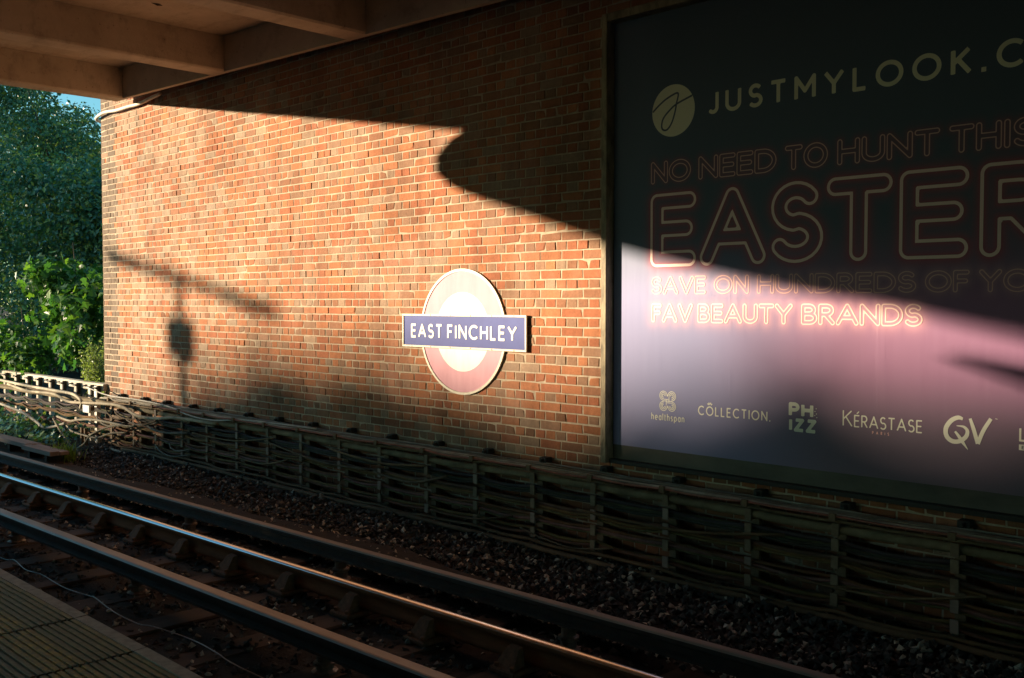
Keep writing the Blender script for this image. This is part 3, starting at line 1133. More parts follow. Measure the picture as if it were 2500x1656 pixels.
# round emblem with its handwritten initial
LX, LZ = -4.157, 1.344
mb = MB()
mb.add([(LX, LY + 0.0006, LZ)] + [(LX + 0.181 * math.cos(2 * math.pi * k / 56), LY + 0.0006, LZ + 0.181 * math.sin(2 * math.pi * k / 56)) for k in range(56)], [(0, 1 + (k + 1) % 56, 1 + k) for k in range(56)])
mb.v = badd(mb.v)
mb.build('emblem_disc', M['ink_cream'], bb)
pts = [(-0.176, 0.010), (-0.12, 0.052), (-0.05, 0.092), (0.039, 0.116), (0.028, 0.045), (0.015, -0.015), (-0.012, -0.085), (-0.05, -0.127), (-0.085, -0.125), (-0.098, -0.095), (-0.083, -0.044), (-0.03, 0.005), (0.031, 0.042), (0.16, 0.083)]
path = [(LX + p[0], LZ + p[1]) for p in smooth_path(pts, 6)]
print_obj('emblem_initial', M['ink_navy'], [([path], 0.0065, 0.006, None, 0.0065, True)])

# partner names along the foot of the poster
hw = 0.055 * 0.066
coll = layout('COLLECTION.', -3.932, -3.37, -0.781, 0.066, 0.065, 0.22)
print_obj('partner_lettering', M['ink_white'], [(st, 0.065 * 0.066, 0.0035, None, 0.065 * 0.066, True) for st in coll])
oc = np.mean(np.array(coll[1][0]), 0)
crown = [[(oc[0] - 0.020, oc[1] + 0.052), (oc[0] - 0.012, oc[1] + 0.042), (oc[0] - 0.007, oc[1] + 0.058), (oc[0], oc[1] + 0.044), (oc[0] + 0.007, oc[1] + 0.058), (oc[0] + 0.012, oc[1] + 0.042), (oc[0] + 0.020, oc[1] + 0.052)]]
print_obj('crown_mark', M['ink_white'], [(crown, 0.0025, 0.003, None, 0.0025, True)])
# four-loop knot and its name
knot = []
for sx, sz in ((-1, 1), (1, 1), (-1, -1), (1, -1)):
    cx, cz = -4.19 + sx * 0.036, -0.704 + sz * 0.037
    for r in (0.033, 0.022, 0.011):
        a0 = {(-1, 1): -45, (1, 1): 225, (-1, -1): 45, (1, -1): 135}[sx, sz]
        knot.append(arc(cx, cz, r, r, a0 + 42, a0 + 318, 18))
knot += [[(-4.19 - 0.030, -0.704 + 0.012), (-4.19 + 0.004, -0.704 + 0.012)], [(-4.19 - 0.012, -0.704 - 0.030), (-4.19 - 0.012, -0.704 + 0.004)], [(-4.19 + 0.012, -0.704 - 0.004), (-4.19 + 0.012, -0.704 + 0.030)], [(-4.19 - 0.004, -0.704 - 0.012), (-4.19 + 0.030, -0.704 - 0.012)], [(-4.19 - 0.03, -0.704), (-4.19 + 0.03, -0.704)]]
print_obj('knot_mark', M['ink_white'], [(knot, 0.0026, 0.0042, None, 0.0026, False)])
print_obj('partner_lettering', M['ink_white'], [(st, 0.0032, 0.0032, None, 0.0032, True) for st in layout('healthspan', -4.332, -4.046, -0.846, 0.052, 0.05, 0.24)])
hw = 0.155 * 0.094
print_obj('partner_lettering', M['ink_white'], [(st, 0.0118, 0.005, None, 0.0118, True) for st in layout('PH', -3.238, -3.066, -0.736, 0.094, 0.125, 0.10)] + [(st, 0.0112, 0.005, None, 0.0112, True) for st in layout('IZZ', -3.237, -3.043, -0.830, 0.087, 0.129, 0.09)])
mb_dots = [[(-3.055, -0.690), (-3.0549, -0.690)], [(-3.045, -0.705), (-3.0449, -0.705)], [(-3.056, -0.716), (-3.0559, -0.716)], [(-3.042, -0.728), (-3.0419, -0.728)], [(-3.047, -0.672), (-3.0469, -0.672)]]
print_obj('bubble_mark', M['ink_white'], [([d], 0.0036, 0.003, None, 0.0036, False) for d in mb_dots])
hw = 0.05 * 0.078
print_obj('partner_lettering', M['ink_white'], [(st, 0.0042, 0.0038, None, 0.0042, True) for st in layout('K', -2.87, -2.806, -0.766, 0.103, 0.045, 0.1) + layout('ERASTASE', -2.796, -2.375, -0.766, 0.077, 0.055, 0.12)] + [([[(-2.778, -0.682), (-2.764, -0.668)]], 0.0032, 0.003, None, 0.0032, True)])
print_obj('partner_lettering', M['ink_dim'], [(st, 0.0018, 0.0022, None, 0.0018, True) for st in layout('PARIS', -2.68, -2.574, -0.799, 0.020, 0.09, 0.9)])


def brush(pts, widths):
    p = smooth_path(pts, 8)
    w = np.interp(np.linspace(0, len(widths) - 1, len(p)), range(len(widths)), widths)
    vv = []; ff = []
    for i, q in enumerate(p):
        t = p[min(i + 1, len(p) - 1)] - p[max(i - 1, 0)]
        t = t / np.linalg.norm(t)
        n_ = np.array([-t[1], t[0]])
        a = q + n_ * w[i]; b = q - n_ * w[i]
        vv += [(a[0], LY - 0.0002 * (i % 2), a[1]), (b[0], LY - 0.0002 * (i % 2), b[1])]
    for i in range(len(p) - 1):
        ff.append((2 * i, 2 * i + 1, 2 * i + 3, 2 * i + 2))
    return vv, ff


mb = MB()
for pts, wd, dy in (([(-2.148, -0.662), (-2.175, -0.656), (-2.213, -0.677), (-2.241, -0.722), (-2.236, -0.768), (-2.205, -0.793), (-2.165, -0.790), (-2.130, -0.762), (-2.122, -0.728), (-2.143, -0.706), (-2.182, -0.703)], [0.008, 0.012, 0.013, 0.013, 0.013, 0.013, 0.012, 0.012, 0.010, 0.007, 0.002], 0),
                    ([(-2.190, -0.736), (-2.170, -0.760), (-2.148, -0.792), (-2.117, -0.834)], [0.006, 0.009, 0.010, 0.0015], -0.001),
                    ([(-2.108, -0.656), (-2.088, -0.715), (-2.064, -0.795)], [0.008, 0.011, 0.011], 0),
                    ([(-2.064, -0.795), (-2.036, -0.720), (-1.996, -0.648)], [0.011, 0.011, 0.010], -0.001)):
    vv, ff = brush(pts, wd)
    mb.add([(p[0], p[1] + dy * 0.5, p[2]) for p in vv], ff)
mb.v = badd(mb.v)
mb.build('brush_lettering', M['ink_white'], bb)
print_obj('trade_mark', M['ink_white'], [([[(-1.974, -0.646), (-1.961, -0.648)]], 0.0016, 0.002, None, 0.0016, True)])
print_obj('partner_lettering', M['ink_white'], [(st, 0.0055, 0.004, None, 0.0055, True) for st in layout('L', -1.848, -1.80, -0.760, 0.078, 0.07, 0.1)])
mb = MB(); mb.add([(-1.848, LY, -0.807), (-1.79, LY, -0.807), (-1.79, LY, -0.776), (-1.848, LY, -0.776)], [(0, 1, 2, 3)]); mb.v = badd(mb.v); mb.build('partner_block', M['ink_white'], bb)
mb = MB()
for st in layout('E', -1.834, -1.820, -0.801, 0.019, 0.1, 0.1):
    band_mesh(mb, st, 0.002, LY - 0.001, 0.0025, None, 0.002, True)
mb.v = badd(mb.v)
mb.build('partner_lettering', M['ink_navy'], bb)

# ------------------------------------------------------------------ cable brackets along the wall
BK = [-8.6 + 0.645 * k + (0.0 if -8 < -8.6 + 0.645 * k < -4.5 else 0.02 * math.sin(k * 2.7)) for k in range(-7, 13)]
ROWS = [-1.375, -1.468, -1.575, -1.690, -1.805]
bracket_meshes = None


def bracket_parts():
    arm = MB()
    arm.box(-0.018, 0.018, -0.235, 0.0, -1.318, -1.298)
    arm.box(-0.022, 0.022, -0.243, -0.222, -1.318, -1.272, 0, 0.002)
    blk = MB()
    blk.box(-0.035, 0.035, -0.075, 0.0, -1.275, -1.232, 0, 0.005)
    blk.lathe((0.0, -0.075, -1.254), (0, -1, 0), [(0, 0.016), (0.014, 0.016), (0.016, 0.011), (0.03, 0.011)], 6)
    up = MB()
    up.box(-0.030, 0.030, -0.105, -0.085, -2.02, -1.32)
    up.box(-0.026, -0.020, -0.085, -0.0, -2.02, -1.32)
    hooks = []
    for z in ROWS:
        h = MB()
        h.box(-0.014, 0.014, -0.185, -0.105, z - 0.036, z - 0.026)
        h.box(-0.024, 0.024, -0.196, -0.184, z - 0.042, z + 0.036, 0, 0.002)
        hooks.append(h)
    return arm, blk, up, hooks


right_of = [k for k in BK if k > -4.72]
left_of = [k for k in BK if k <= -4.72][::-1]
src = None
for bx in BK:
    t = empty('cable_bracket', (bx, 0, 0))
    if bx in left_of:
        lab = 'steel cable bracket on the wall, %s to the left of the billboard post' % ORD[left_of.index(bx)]
    else:
        lab = 'steel cable bracket on the wall, %s to the right of the billboard post' % ORD[right_of.index(bx)]
    tag(t, lab, 'bracket', 'cable brackets along the foot of the wall')
    if src is None:
        a, b, u, hk = bracket_parts()
        src = [a.build('arm', M['steel'], t), b.build('wall_block', M['black_iron'], t), u.build('upright', M['steel'], t)] + [h.build('hook', M['hook'], t) for h in hk]
    else:
        for s in src:
            o = s.copy()
            COL.objects.link(o)
            o.parent = t
            if s.name.startswith('hook') and random.random() < 0.22:      # some hooks carry a pale tag plate
                o.material_slots[0].link = 'OBJECT'
                o.material_slots[0].material = M['plank']
    t.rotation_euler = (0, random.uniform(-0.012, 0.012), random.uniform(-0.02, 0.02))

# ------------------------------------------------------------------ cables on the brackets
def run_points(y, z, x0, x1, sag, seed, wob=0.006, step=0.13):
    r = random.Random(seed)
    sags = {}
    pts = []
    ph = [r.uniform(0, 6.28) for _ in range(4)]
    x = x0
    while x <= x1 + 1e-6:
        k = math.floor((x + 8.6) / 0.645)
        u = (x + 8.6) / 0.645 - k
        if k not in sags:
            sags[k] = sag * r.uniform(0.2, 1.5)
            if x < -12.8:
                sags[k] *= 1.8
        zz = z - sags[k] * 4 * u * (1 - u)
        zz += wob * (math.sin(x * 1.3 + ph[0]) + 0.5 * math.sin(x * 3.7 + ph[1]))
        yy = y + wob * (math.sin(x * 1.7 + ph[2]) + 0.5 * math.sin(x * 4.3 + ph[3]))
        if x < -13.6:
            yy -= 0.02 * (-13.6 - x) * (0.6 + 0.4 * math.sin(seed))
        pts.append((x, yy, zz))
        x += step
    return pts


def cable(pts, r, tone, label, group=None, n=6, name='lineside_cable'):
    mb = MB()
    mb.cur = tone
    mb.tube(pts, r, n)
    o = mb.build(name, M['cable'], None, smooth=True, attr=True)
    tag(o, label, 'cable', group)
    return o


GREY = (0.17, 0.12, 0.075)
BROWN = (0.15, 0.088, 0.045)
PALE = (0.21, 0.18, 0.14)
# thin cables lying on the top arms
for k in range(13):
    y = -0.052 - k * 0.0135
    r = [0.0065, 0.0075, 0.0055, 0.008][k % 4]
    tone = random.choice([(0.36, 0.32, 0.26), (0.28, 0.25, 0.20), (0.20, 0.17, 0.13), (0.42, 0.38, 0.31)])
    cable(run_points(y, -1.298 + r + (0.013 if k % 3 == 1 else 0.0), -13.45, 2.6, 0.006, 40 + k, 0.004, 0.16), r, tone,
          'thin grey cable on the top bracket arms, %s of them counted from the wall' % ORD[k], 'thin cables on top of the brackets', 5, 'thin_cable')
cable(run_points(-0.226, -1.290, -11.9, 2.6, 0.010, 77, 0.003, 0.16), 0.0075, (0.30, 0.12, 0.09), 'salmon pink thin cable along the front of the top arms', None, 6, 'thin_cable')
cable(smooth_path([(-13.9, -0.20, -1.18), (-13.3, -0.16, -1.255), (-12.4, -0.15, -1.255), (-11.5, -0.19, -1.27), (-10.9, -0.235, -1.325), (-10.3, -0.24, -1.335), (-9.6, -0.2, -1.28), (-8.4, -0.15, -1.27)], 5), 0.008, (0.52, 0.50, 0.46),
      'pale thin cable drooping across the top bundle near the wall end', None, 6, 'thin_cable')
names = ['topmost', 'second', 'third', 'fourth', 'fifth']
cable(run_points(-0.150, ROWS[0], -17.6, 2.6, 0.004, 100), 0.029, (0.20, 0.16, 0.10), 'thick brown pipe-like cable, topmost of those hung on the bracket hooks', None, 8)
cable(run_points(-0.128, ROWS[0] + 0.036, -17.8, 2.6, 0.006, 101), 0.013, GREY, 'slim grey cable resting behind the topmost thick pipe-like cable')
for ri in range(1, 5):
    z = ROWS[ri]
    for ci, (r, y, dz) in enumerate(((0.0135, -0.155, 0.016), (0.0115, -0.162, -0.007), (0.0100, -0.158, -0.026), (0.0150, -0.128, -0.004))):
        if ri == 4 and ci == 2:
            continue
        rr = r * random.uniform(0.85, 1.12)
        tn = tuple(c * random.uniform(0.65, 1.25) for c in random.choice((BROWN, BROWN, GREY, (0.085, 0.06, 0.04))))
        base = run_points(y, z + dz, -17.6 - 0.2 * ci, 2.6, 0.026, 200 + ri, 0.003)            # the row sags together
        loose = random.Random(ri * 10 + ci)
        ph = loose.uniform(0, 6.28)
        base = [(p[0], p[1] + 0.004 * math.sin(p[0] * 2.1 + ph), p[2] + 0.006 * math.sin(p[0] * 1.45 + ph) - (0.010 * ci if loose.random() < 0.0 else 0)) for p in base]
        cable(base, rr, tn, '%s cable in the %s row of hooks below the bracket arms' % (['upper front', 'middle front', 'lower front', 'rear'][ci], names[ri]), None, 6)
# conduit close to the ballast with rust-red couplers
pts = run_points(-0.24, -1.905, -12.7, 2.6, 0.004, 300, 0.006)
cable(pts, 0.021, (0.165, 0.10, 0.055), 'brown steel conduit running just above the ballast at the wall foot', None, 7, 'ground_conduit')
cable(run_points(-0.20, -1.865, -13.2, 2.6, 0.015, 301, 0.008), 0.014, BROWN, 'slim brown cable resting above the ground conduit', None, 6)
cable(run_points(-0.27, -1.945, -12.9, 2.6, 0.008, 302, 0.01), 0.016, (0.10, 0.08, 0.055), 'dark cable lying on the ballast beside the ground conduit')

# ------------------------------------------------------------------ loose cables beyond the end of the wall
cable(smooth_path([(-17.9, -0.30, -1.24), (-16.9, -0.30, -1.25), (-15.93, -0.30, -1.27), (-14.78, -0.30, -1.275), (-14.2, -0.30, -1.28), (-13.95, -0.31, -1.31), (-13.81, -0.31, -1.37), (-13.9, -0.29, -1.46)], 6), 0.021, (0.44, 0.39, 0.30),
      'pale cable hooking downwards at its end near the white label', None, 7)
cable(smooth_path([(-16.8, -0.27, -1.30), (-16.0, -0.28, -1.35), (-15.45, -0.3, -1.34), (-14.79, -0.3, -1.33), (-14.3, -0.3, -1.40), (-13.68, -0.3, -1.375), (-13.1, -0.3, -1.345), (-12.57, -0.3, -1.34), (-12.11, -0.3, -1.425), (-11.6, -0.29, -1.42), (-11.19, -0.26, -1.38), (-10.3, -0.2, -1.38)], 6), 0.020, (0.40, 0.34, 0.25),
      'pale cable snaking over the thick pipe past the wall end', None, 7)
cable(smooth_path([(-17.6, -0.42, -1.55), (-16.6, -0.42, -1.60), (-15.72, -0.42, -1.66), (-15.2, -0.43, -1.74), (-14.81, -0.44, -1.80), (-14.4, -0.42, -1.74), (-14.2, -0.38, -1.69)], 6), 0.020, (0.42, 0.38, 0.31),
      'pale cable swooping down into a shallow loop above the weeds', None, 7)
cable(smooth_path([(-14.6, -0.40, -1.66), (-14.32, -0.45, -1.73), (-14.07, -0.46, -1.85), (-13.7, -0.47, -1.98), (-13.38, -0.46, -1.89), (-13.2, -0.43, -1.75), (-12.75, -0.35, -1.61), (-12.3, -0.25, -1.58)], 6), 0.013, (0.34, 0.28, 0.19),
      'thin slack cable hanging in a deep loop below the cable run', None, 6)
cable(smooth_path([(-14.25, -0.36, -1.71), (-14.0, -0.38, -1.78), (-13.6, -0.38, -1.80), (-13.2, -0.36, -1.80), (-12.9, -0.3, -1.72), (-12.6, -0.22, -1.69)], 6), 0.012, (0.36, 0.31, 0.23),
      'thin cable crossing behind the deep loop', None, 6)
cable(smooth_path([(-14.5, -0.38, -1.62), (-14.0, -0.40, -1.64), (-13.7, -0.40, -1.60), (-13.3, -0.38, -1.565), (-12.9, -0.34, -1.57), (-12.4, -0.26, -1.60)], 6), 0.016, (0.42, 0.36, 0.27),
      'pale cable bowing upwards below the white label', None, 6)
cable(smooth_path([(-13.2, -0.30, -1.955), (-12.9, -0.30, -1.93), (-12.4, -0.30, -1.95), (-11.8, -0.29, -1.98), (-11.0, -0.28, -1.97)], 6), 0.018, (0.46, 0.40, 0.31), 'pale cable end resting on the stub post at the wall foot', None, 6)
for i, xa in enumerate((-13.6, -13.25, -13.0, -12.75, -12.4, -12.1, -11.8, -11.45)):
    z = random.choice(ROWS[1:]) + random.uniform(-0.04, 0.04)
    L_ = random.uniform(0.5, 1.1)
    s = random.uniform(0.03, 0.08)
    cable(smooth_path([(xa, -0.20, z), (xa + L_ * 0.3, -0.26, z - s * 0.6), (xa + L_ * 0.6, -0.25, z - s), (xa + L_, -0.19, z - 0.01)], 5), random.uniform(0.008, 0.014), random.choice([GREY, PALE, BROWN]),
          'short slack cable drooping between brackets near the wall end, %s from the left' % ORD[i], 'slack cables near the wall end', 5, 'slack_cable')

for i, xa in enumerate((-10.9, -9.9, -9.3, -8.1, -7.4, -6.6, -5.5, -4.9, -3.9, -3.2)):
    z = random.choice(ROWS[1:]) + random.uniform(-0.03, 0.05)
    L_ = random.uniform(0.7, 1.9)
    z2 = z + random.choice((0.0, 0.0, -0.1, 0.1)) + random.uniform(-0.02, 0.02)
    sg = random.uniform(0.03, 0.07)
    cable(smooth_path([(xa, -0.19, z), (xa + L_ * 0.3, -0.205, z * 0.7 + z2 * 0.3 - sg * 0.7), (xa + L_ * 0.62, -0.205, z * 0.38 + z2 * 0.62 - sg), (xa + L_, -0.19, z2)], 6), random.uniform(0.007, 0.012), random.choice([GREY, (0.2, 0.13, 0.07), BROWN]),
          'loose cable wandering across the hook rows, %s along from the wall end' % ORD[i], 'loose cables along the brackets', 5, 'loose_cable')

# white label box tied to the cables
t = empty('cable_label', (-13.42, -0.40, -1.43))
tag(t, 'small white square label box tied to the pale cables', 'label')
mb = MB(); mb.box(-0.105, 0.105, -0.012, 0.012, -0.05, 0.05, 0, 0.004); mb.build('plate', M['sign_white'], t)
mb = MB(); mb.box(-0.012, 0.012, 0.0125, 0.10, -0.03, 0.03, 0, 0.002); mb.build('clamp', M['steel'], t)

# pale concrete rail on posts continuing the line of the wall
t = empty('concrete_cable_rail', (-15.3, 0, -2.0))
tag(t, 'sunlit pale concrete rail on short posts beyond the wall end', 'rail fence')
OX, OZ = -15.3, -2.0


def fadd(v):
    return [(p[0] - OX, p[1], p[2] - OZ) for p in v]


mb = MB(); mb.box(-18.6, -13.69, -0.06, 0.06, -1.235, -1.135, 0, 0.008); mb.v = fadd(mb.v); mb.build('top_rail', M['pale_concrete'], t)
for i, x in enumerate((-13.80, -14.01, -14.5, -15.01, -15.46, -15.96, -16.41, -16.9, -17.4)):
    mb = MB(); mb.box(x - 0.04, x + 0.04, -0.125, -0.065, -2.05, -1.16, 0, 0.004); mb.v = fadd(mb.v); mb.build('post', M['pale_concrete'] if i else M['white_paint'], t)
    mb = MB(); mb.box(x + 0.0405, x + 0.055, -0.12, -0.07, -1.32, -1.155); mb.box(x - 0.05, x + 0.05, -0.145, -0.1255, -1.20, -1.175); mb.v = fadd(mb.v); mb.build('strap', M['black_iron'], t)
for k, x in enumerate((-14.25, -14.75, -15.2, -15.7)):
    mb = MB(); mb.lathe((x, -0.06, -1.185), (0, -1, 0), [(0, 0.018), (0.02, 0.018), (0.022, 0.01), (0.05, 0.01)], 6); mb.v = fadd(mb.v); mb.build('bolt', M['black_iron'], t)

# short stub posts at the wall foot
for i, (x, y, h, lab) in enumerate(((-13.78, -0.32, 0.42, 'pair of slim steel posts below the deep cable loop, left one'), (-13.66, -0.32, 0.42, 'pair of slim steel posts below the deep cable loop, right one'), (-12.98, -0.32, 0.22, 'short steel stub post under the pale cable end'))):
    mb = MB()
    mb.box(x - 0.02, x + 0.02, y - 0.02, y + 0.02, -2.16, -2.14 + h, 0, 0.003)
    mb.box(x - 0.035, x + 0.035, y - 0.035, y + 0.035, -2.16, -2.02, 0, 0.004)
    tag(mb.build('stub_post', M['steel'], None), lab, 'post')
mb = MB(); mb.box(-12.95, -12.62, -0.30, -0.10, -2.15, -1.965, 0, 0.015)
tag(mb.build('mossy_block', simple_mat('mossy_concrete', (0.30, 0.27, 0.12), (0.16, 0.15, 0.07), 0.9, 0, 10, 0.6, 60), None), 'mossy yellow concrete block at the wall foot under the cables', 'block')

# boards beside the outer conductor rail at the left
for i, (x0, x1, y, z, lab) in enumerate(((-16.5, -13.36, -1.30, -1.80, 'long pinkish protection board beside the outer conductor rail'), (-13.30, -12.42, -1.28, -1.80, 'short pinkish protection board end next to the grass tuft'))):
    t = empty('protection_board', (x0, y, -2.0))
    tag(t, lab, 'board')
    for k in range(3 if i == 0 else 2):
        mb = MB()
        w = 0.075 if i == 0 else 0.115
        mb.box(0.0, x1 - x0 - 0.04 * k * (1 - i), k * (w + 0.006), k * (w + 0.006) + w, 0.13 - 0.0 * k, 0.185 - 0.012 * k, 0, 0.004)
        mb.build('plank', M['plank'], t)
    for k in range(2):
        mb = MB()
        xx = (x1 - x0) * (0.2 + 0.6 * k)
        mb.box(xx - 0.04, xx + 0.04, 0.02, 0.2, -0.06, 0.1295)
        mb.build('bearer', M['sleeper'], t)
    t.rotation_euler = (0, 0, 0.03)

# ------------------------------------------------------------------ track
def extrude_rail(prof, yoff, ztop, x0, x1, step, mats, mat_of, name, parent=None, smooth=True):
    v = []; f = []; mi = []
    n = int((x1 - x0) / step) + 1
    m_ = len(prof)
    for i in range(n):
        x = x0 + (x1 - x0) * i / (n - 1)
        y = rail_y(x) + yoff
        for (py, pz) in prof:
            v.append((x, y + py, ztop + pz))
    for i in range(n - 1):
        for k in range(m_):
            k2 = (k + 1) % m_
            f.append((i * m_ + k, i * m_ + k2, (i + 1) * m_ + k2, (i + 1) * m_ + k))
            mi.append(mat_of(k))
    return mesh_obj(name, v, f, mats, parent, smooth, mi)


# bullhead section, starting on the near lower edge of the head and going over the crown
HEAD = [(-0.035, -0.038), (-0.0365, -0.020), (-0.0345, -0.0125), (-0.026, -0.0055), (-0.013, -0.0014), (0.0, 0.0), (0.013, -0.0014), (0.026, -0.0055), (0.0345, -0.0125), (0.0365, -0.020), (0.035, -0.038)]
FOOT = [(0.010, -0.050), (0.009, -0.098), (0.033, -0.112), (0.033, -0.142), (-0.033, -0.142), (-0.033, -0.112), (-0.009, -0.098), (-0.010, -0.050)]
PROF = HEAD + FOOT


def set_sharp(o, ang=35):
    pass


for yo, lab in ((0.0, 'running rail with bright worn top on iron chairs, nearest the brick wall'), (-1.58, 'running rail tucked below the platform edge')):
    r0 = empty('running_rail', (-10, rail_y(-10) + yo, -2.0))
    tag(r0, lab, 'rail')
    o = extrude_rail(PROF, yo, -1.86, -34, 6, 0.5, [M['rail_side'], M['rail_top']], lambda k: 1 if 2 <= k <= 7 else 0, 'rail_bar', None)
    o.parent = r0
    o.location = (10, -(rail_y(-10) + yo), 2.0)
CP = [(-0.040, -0.012), (-0.034, -0.003), (-0.026, 0.0), (0.026, 0.0), (0.034, -0.003), (0.040, -0.012), (0.040, -0.035), (0.012, -0.05), (0.012, -0.085), (0.045, -0.098), (0.045, -0.115), (-0.045, -0.115), (-0.045, -0.098), (-0.012, -0.085), (-0.012, -0.05), (-0.040, -0.035)]
for yo, zt, wd, lab in ((-0.79, -1.83, 1.2, 'dull grey centre conductor rail between the running rails'), (0.40, -1.787, 0.95, 'dull brown outer conductor rail beside the cinder path')):
    r0 = empty('conductor_rail', (-10, rail_y(-10) + yo, -2.0))
    tag(r0, lab, 'rail')
    prof = [(p[0] * wd, p[1]) for p in CP]
    o = extrude_rail(prof, yo, zt, -34, 6, 0.5, [M['conductor_side'], M['conductor_top'] if yo < 0 else M['outer_top']], lambda k: 1 if k <= 4 else 0, 'rail_bar', None, False)
    o.parent = r0
    o.location = (10, -(rail_y(-10) + yo), 2.0)
    pot = None
    for k in range(-6, 8):
        x = -8.96 + k * 2.19 + (0.73 if yo > 0 else 0)
        if pot is None:
            mb = MB()
            h = zt - 0.115 + 2.06
            mb.lathe((0, 0, -2.06), (0, 0, 1), [(0, 0.075), (0.02, 0.075), (0.03, 0.05), (h * 0.45, 0.05), (h * 0.5, 0.065), (h * 0.6, 0.065), (h * 0.65, 0.045), (h - 0.012, 0.045), (h - 0.002, 0.06)], 10)
            pot = mb.build('insulator', M['pot'], r0)
            p_ = pot
        else:
            p_ = pot.copy()
            COL.objects.link(p_)
        p_.parent = r0
        p_.location = (x + 10, rail_y(x) - rail_y(-10), 2.0)

# sleepers with cast chairs
SLX = [-11.15 + 0.731 * k for k in range(-2, 13)]
sl_src = None
for x in SLX:
    yb = rail_y(x)
    t = empty('sleeper', (x, yb, -2.06))
    tag(t, 'oily timber sleeper under the rails, %s from the left end of the track' % ORD[SLX.index(x)], 'sleeper', 'timber sleepers')
    t.rotation_euler = (0, 0, random.uniform(-0.012, 0.012))
    if sl_src is None:
        mb = MB(); mb.box(-0.125, 0.125, -2.05, 0.62, -0.12, 0.012, 0, 0.012)
        sl_src = [mb.build('timber', M['sleeper'], t)]
        for yo in (0.0, -1.58):
            mb = MB()
            mb.box(-0.10, 0.10, yo - 0.17, yo + 0.17, 0.0121, 0.045, 0, 0.008)
            # jaws: near one stands clear, far one holds the key
            for s in (-1, 1):
                q = [(-0.055, yo + s * 0.040, 0.045), (0.055, yo + s * 0.040, 0.045), (0.075, yo + s * 0.15, 0.045), (-0.075, yo + s * 0.15, 0.045),
                     (-0.045, yo + s * 0.038, 0.150), (0.045, yo + s * 0.038, 0.150), (0.045, yo + s * 0.075, 0.142), (-0.045, yo + s * 0.075, 0.142)]
                fc = [(0, 1, 5, 4), (1, 2, 6, 5), (2, 3, 7, 6), (3, 0, 4, 7), (4, 5, 6, 7)]
                if s > 0:
                    fc = [tuple(reversed(a)) for a in fc]
                mb.add(q, fc)
            for sx in (-0.06, 0.06):
                mb.lathe((sx, yo - 0.14, 0.045), (0, 0, 1), [(0, 0.018), (0.02, 0.018), (0.022, 0.008)], 6)
            c = mb.build('chair', M['chair'], t)
            sl_src.append(c)
            kb = MB(); kb.box(-0.10, 0.10, yo + 0.0345, yo + 0.0375, 0.075, 0.125); kb.box(-0.11, 0.11, yo + 0.0376, yo + 0.075, 0.07, 0.13, 0, 0.006)
    else:
        for s in sl_src:
            o = s.copy()
            COL.objects.link(o)
            o.parent = t

# thin wire lying along the foot of the platform
wp = [(-11.5, -3.2, -2.0), (-9.5, -3.17, -1.99), (-8.29, -3.16, -2.0), (-8.08, -3.13, -1.985), (-7.78, -3.15, -2.0), (-7.51, -3.13, -1.99), (-7.1, -3.13, -2.0), (-6.78, -3.09, -2.0), (-6.67, -3.09, -1.99), (-6.3, -3.12, -2.0), (-5.99, -3.10, -2.01), (-5.84, -3.07, -2.0), (-5.45, -3.02, -2.0), (-5.13, -3.04, -1.99), (-4.86, -3.05, -2.0), (-4.0, -3.02, -2.01), (-2.5, -3.05, -2.0)]
mb = MB(); mb.cur = (0.55, 0.56, 0.52)
mb.tube(smooth_path(wp, 5), 0.0034, 6)
tag(mb.build('track_wire', simple_mat('bare_wire', (0.26, 0.26, 0.23), (0.02, 0.02, 0.018), 0.35, 0.5, 3, 0.0), None, smooth=True), 'thin pale wire lying loosely on the ballast along the platform foot', 'wire')  # bright spots in the wire's colour stand in for glints


# ------------------------------------------------------------------ ballast stones and leaf litter
def stones(name, regions, label):
    V = []; F = []; C = []
    base = np.array([(1, 0, 0), (-1, 0, 0), (0, 1, 0), (0, -1, 0), (0, 0, 1), (0, 0, -1)], float)
    faces = np.array([(0, 2, 4), (2, 1, 4), (1, 3, 4), (3, 0, 4), (2, 0, 5), (1, 2, 5), (3, 1, 5), (0, 3, 5)])
    cnt = 0
    for n, fx, smin, smax in regions:
        for _ in range(n):
            x, y, z = fx()
            s = rng.uniform(smin, smax)
            p = base * rng.uniform(0.55, 1.15, (6, 1)) * s + rng.normal(0, 0.16 * s, (6, 3))
            p[:, 2] *= 0.8
            a = rng.uniform(0, 6.28); b = rng.uniform(-0.8, 0.8)
            ca, sa = math.cos(a), math.sin(a); cb, sb = math.cos(b), math.sin(b)
            R = np.array([[ca, -sa, 0], [sa, ca, 0], [0, 0, 1]]) @ np.array([[1, 0, 0], [0, cb, -sb], [0, sb, cb]])
            p = p @ R.T + np.array([x, y, z])
            V.append(p); F.append(faces + 6 * cnt)
            r = rng.random()
            if r < 0.76:
                c = np.array([0.062, 0.060, 0.055]) * rng.uniform(0.5, 1.4)
            elif r < (0.93 if x < -7 else 0.86):
                c = np.array([0.15, 0.14, 0.12]) * rng.uniform(0.7, 1.3)
            else:
                c = np.array([0.50, 0.45, 0.36]) * rng.uniform(0.7, 1.3)
            C.append(np.repeat(c[None], 6, 0))
            cnt += 1
    o = mesh_obj(name, np.concatenate(V), np.concatenate(F), M['stone'], None, False, None, np.concatenate(C))
    tag(o, label, 'ballast', None, 'stuff')
    return o


def reg_shoulder():
    while True:
        x = -13.4 + 12.4 * rng.random() ** 0.85
        y = rail_y(x) + rng.uniform(0.60, 2.0)
        if y > -0.04:
            continue
        lim = rail_y(x) + 1.08 - max(0, (x + 6.5)) * 0.10
        if y < lim and x > -16 and rng.random() < 0.93:
            continue
        return x, y, bed_z(x, y) + rng.uniform(-0.005, 0.022)


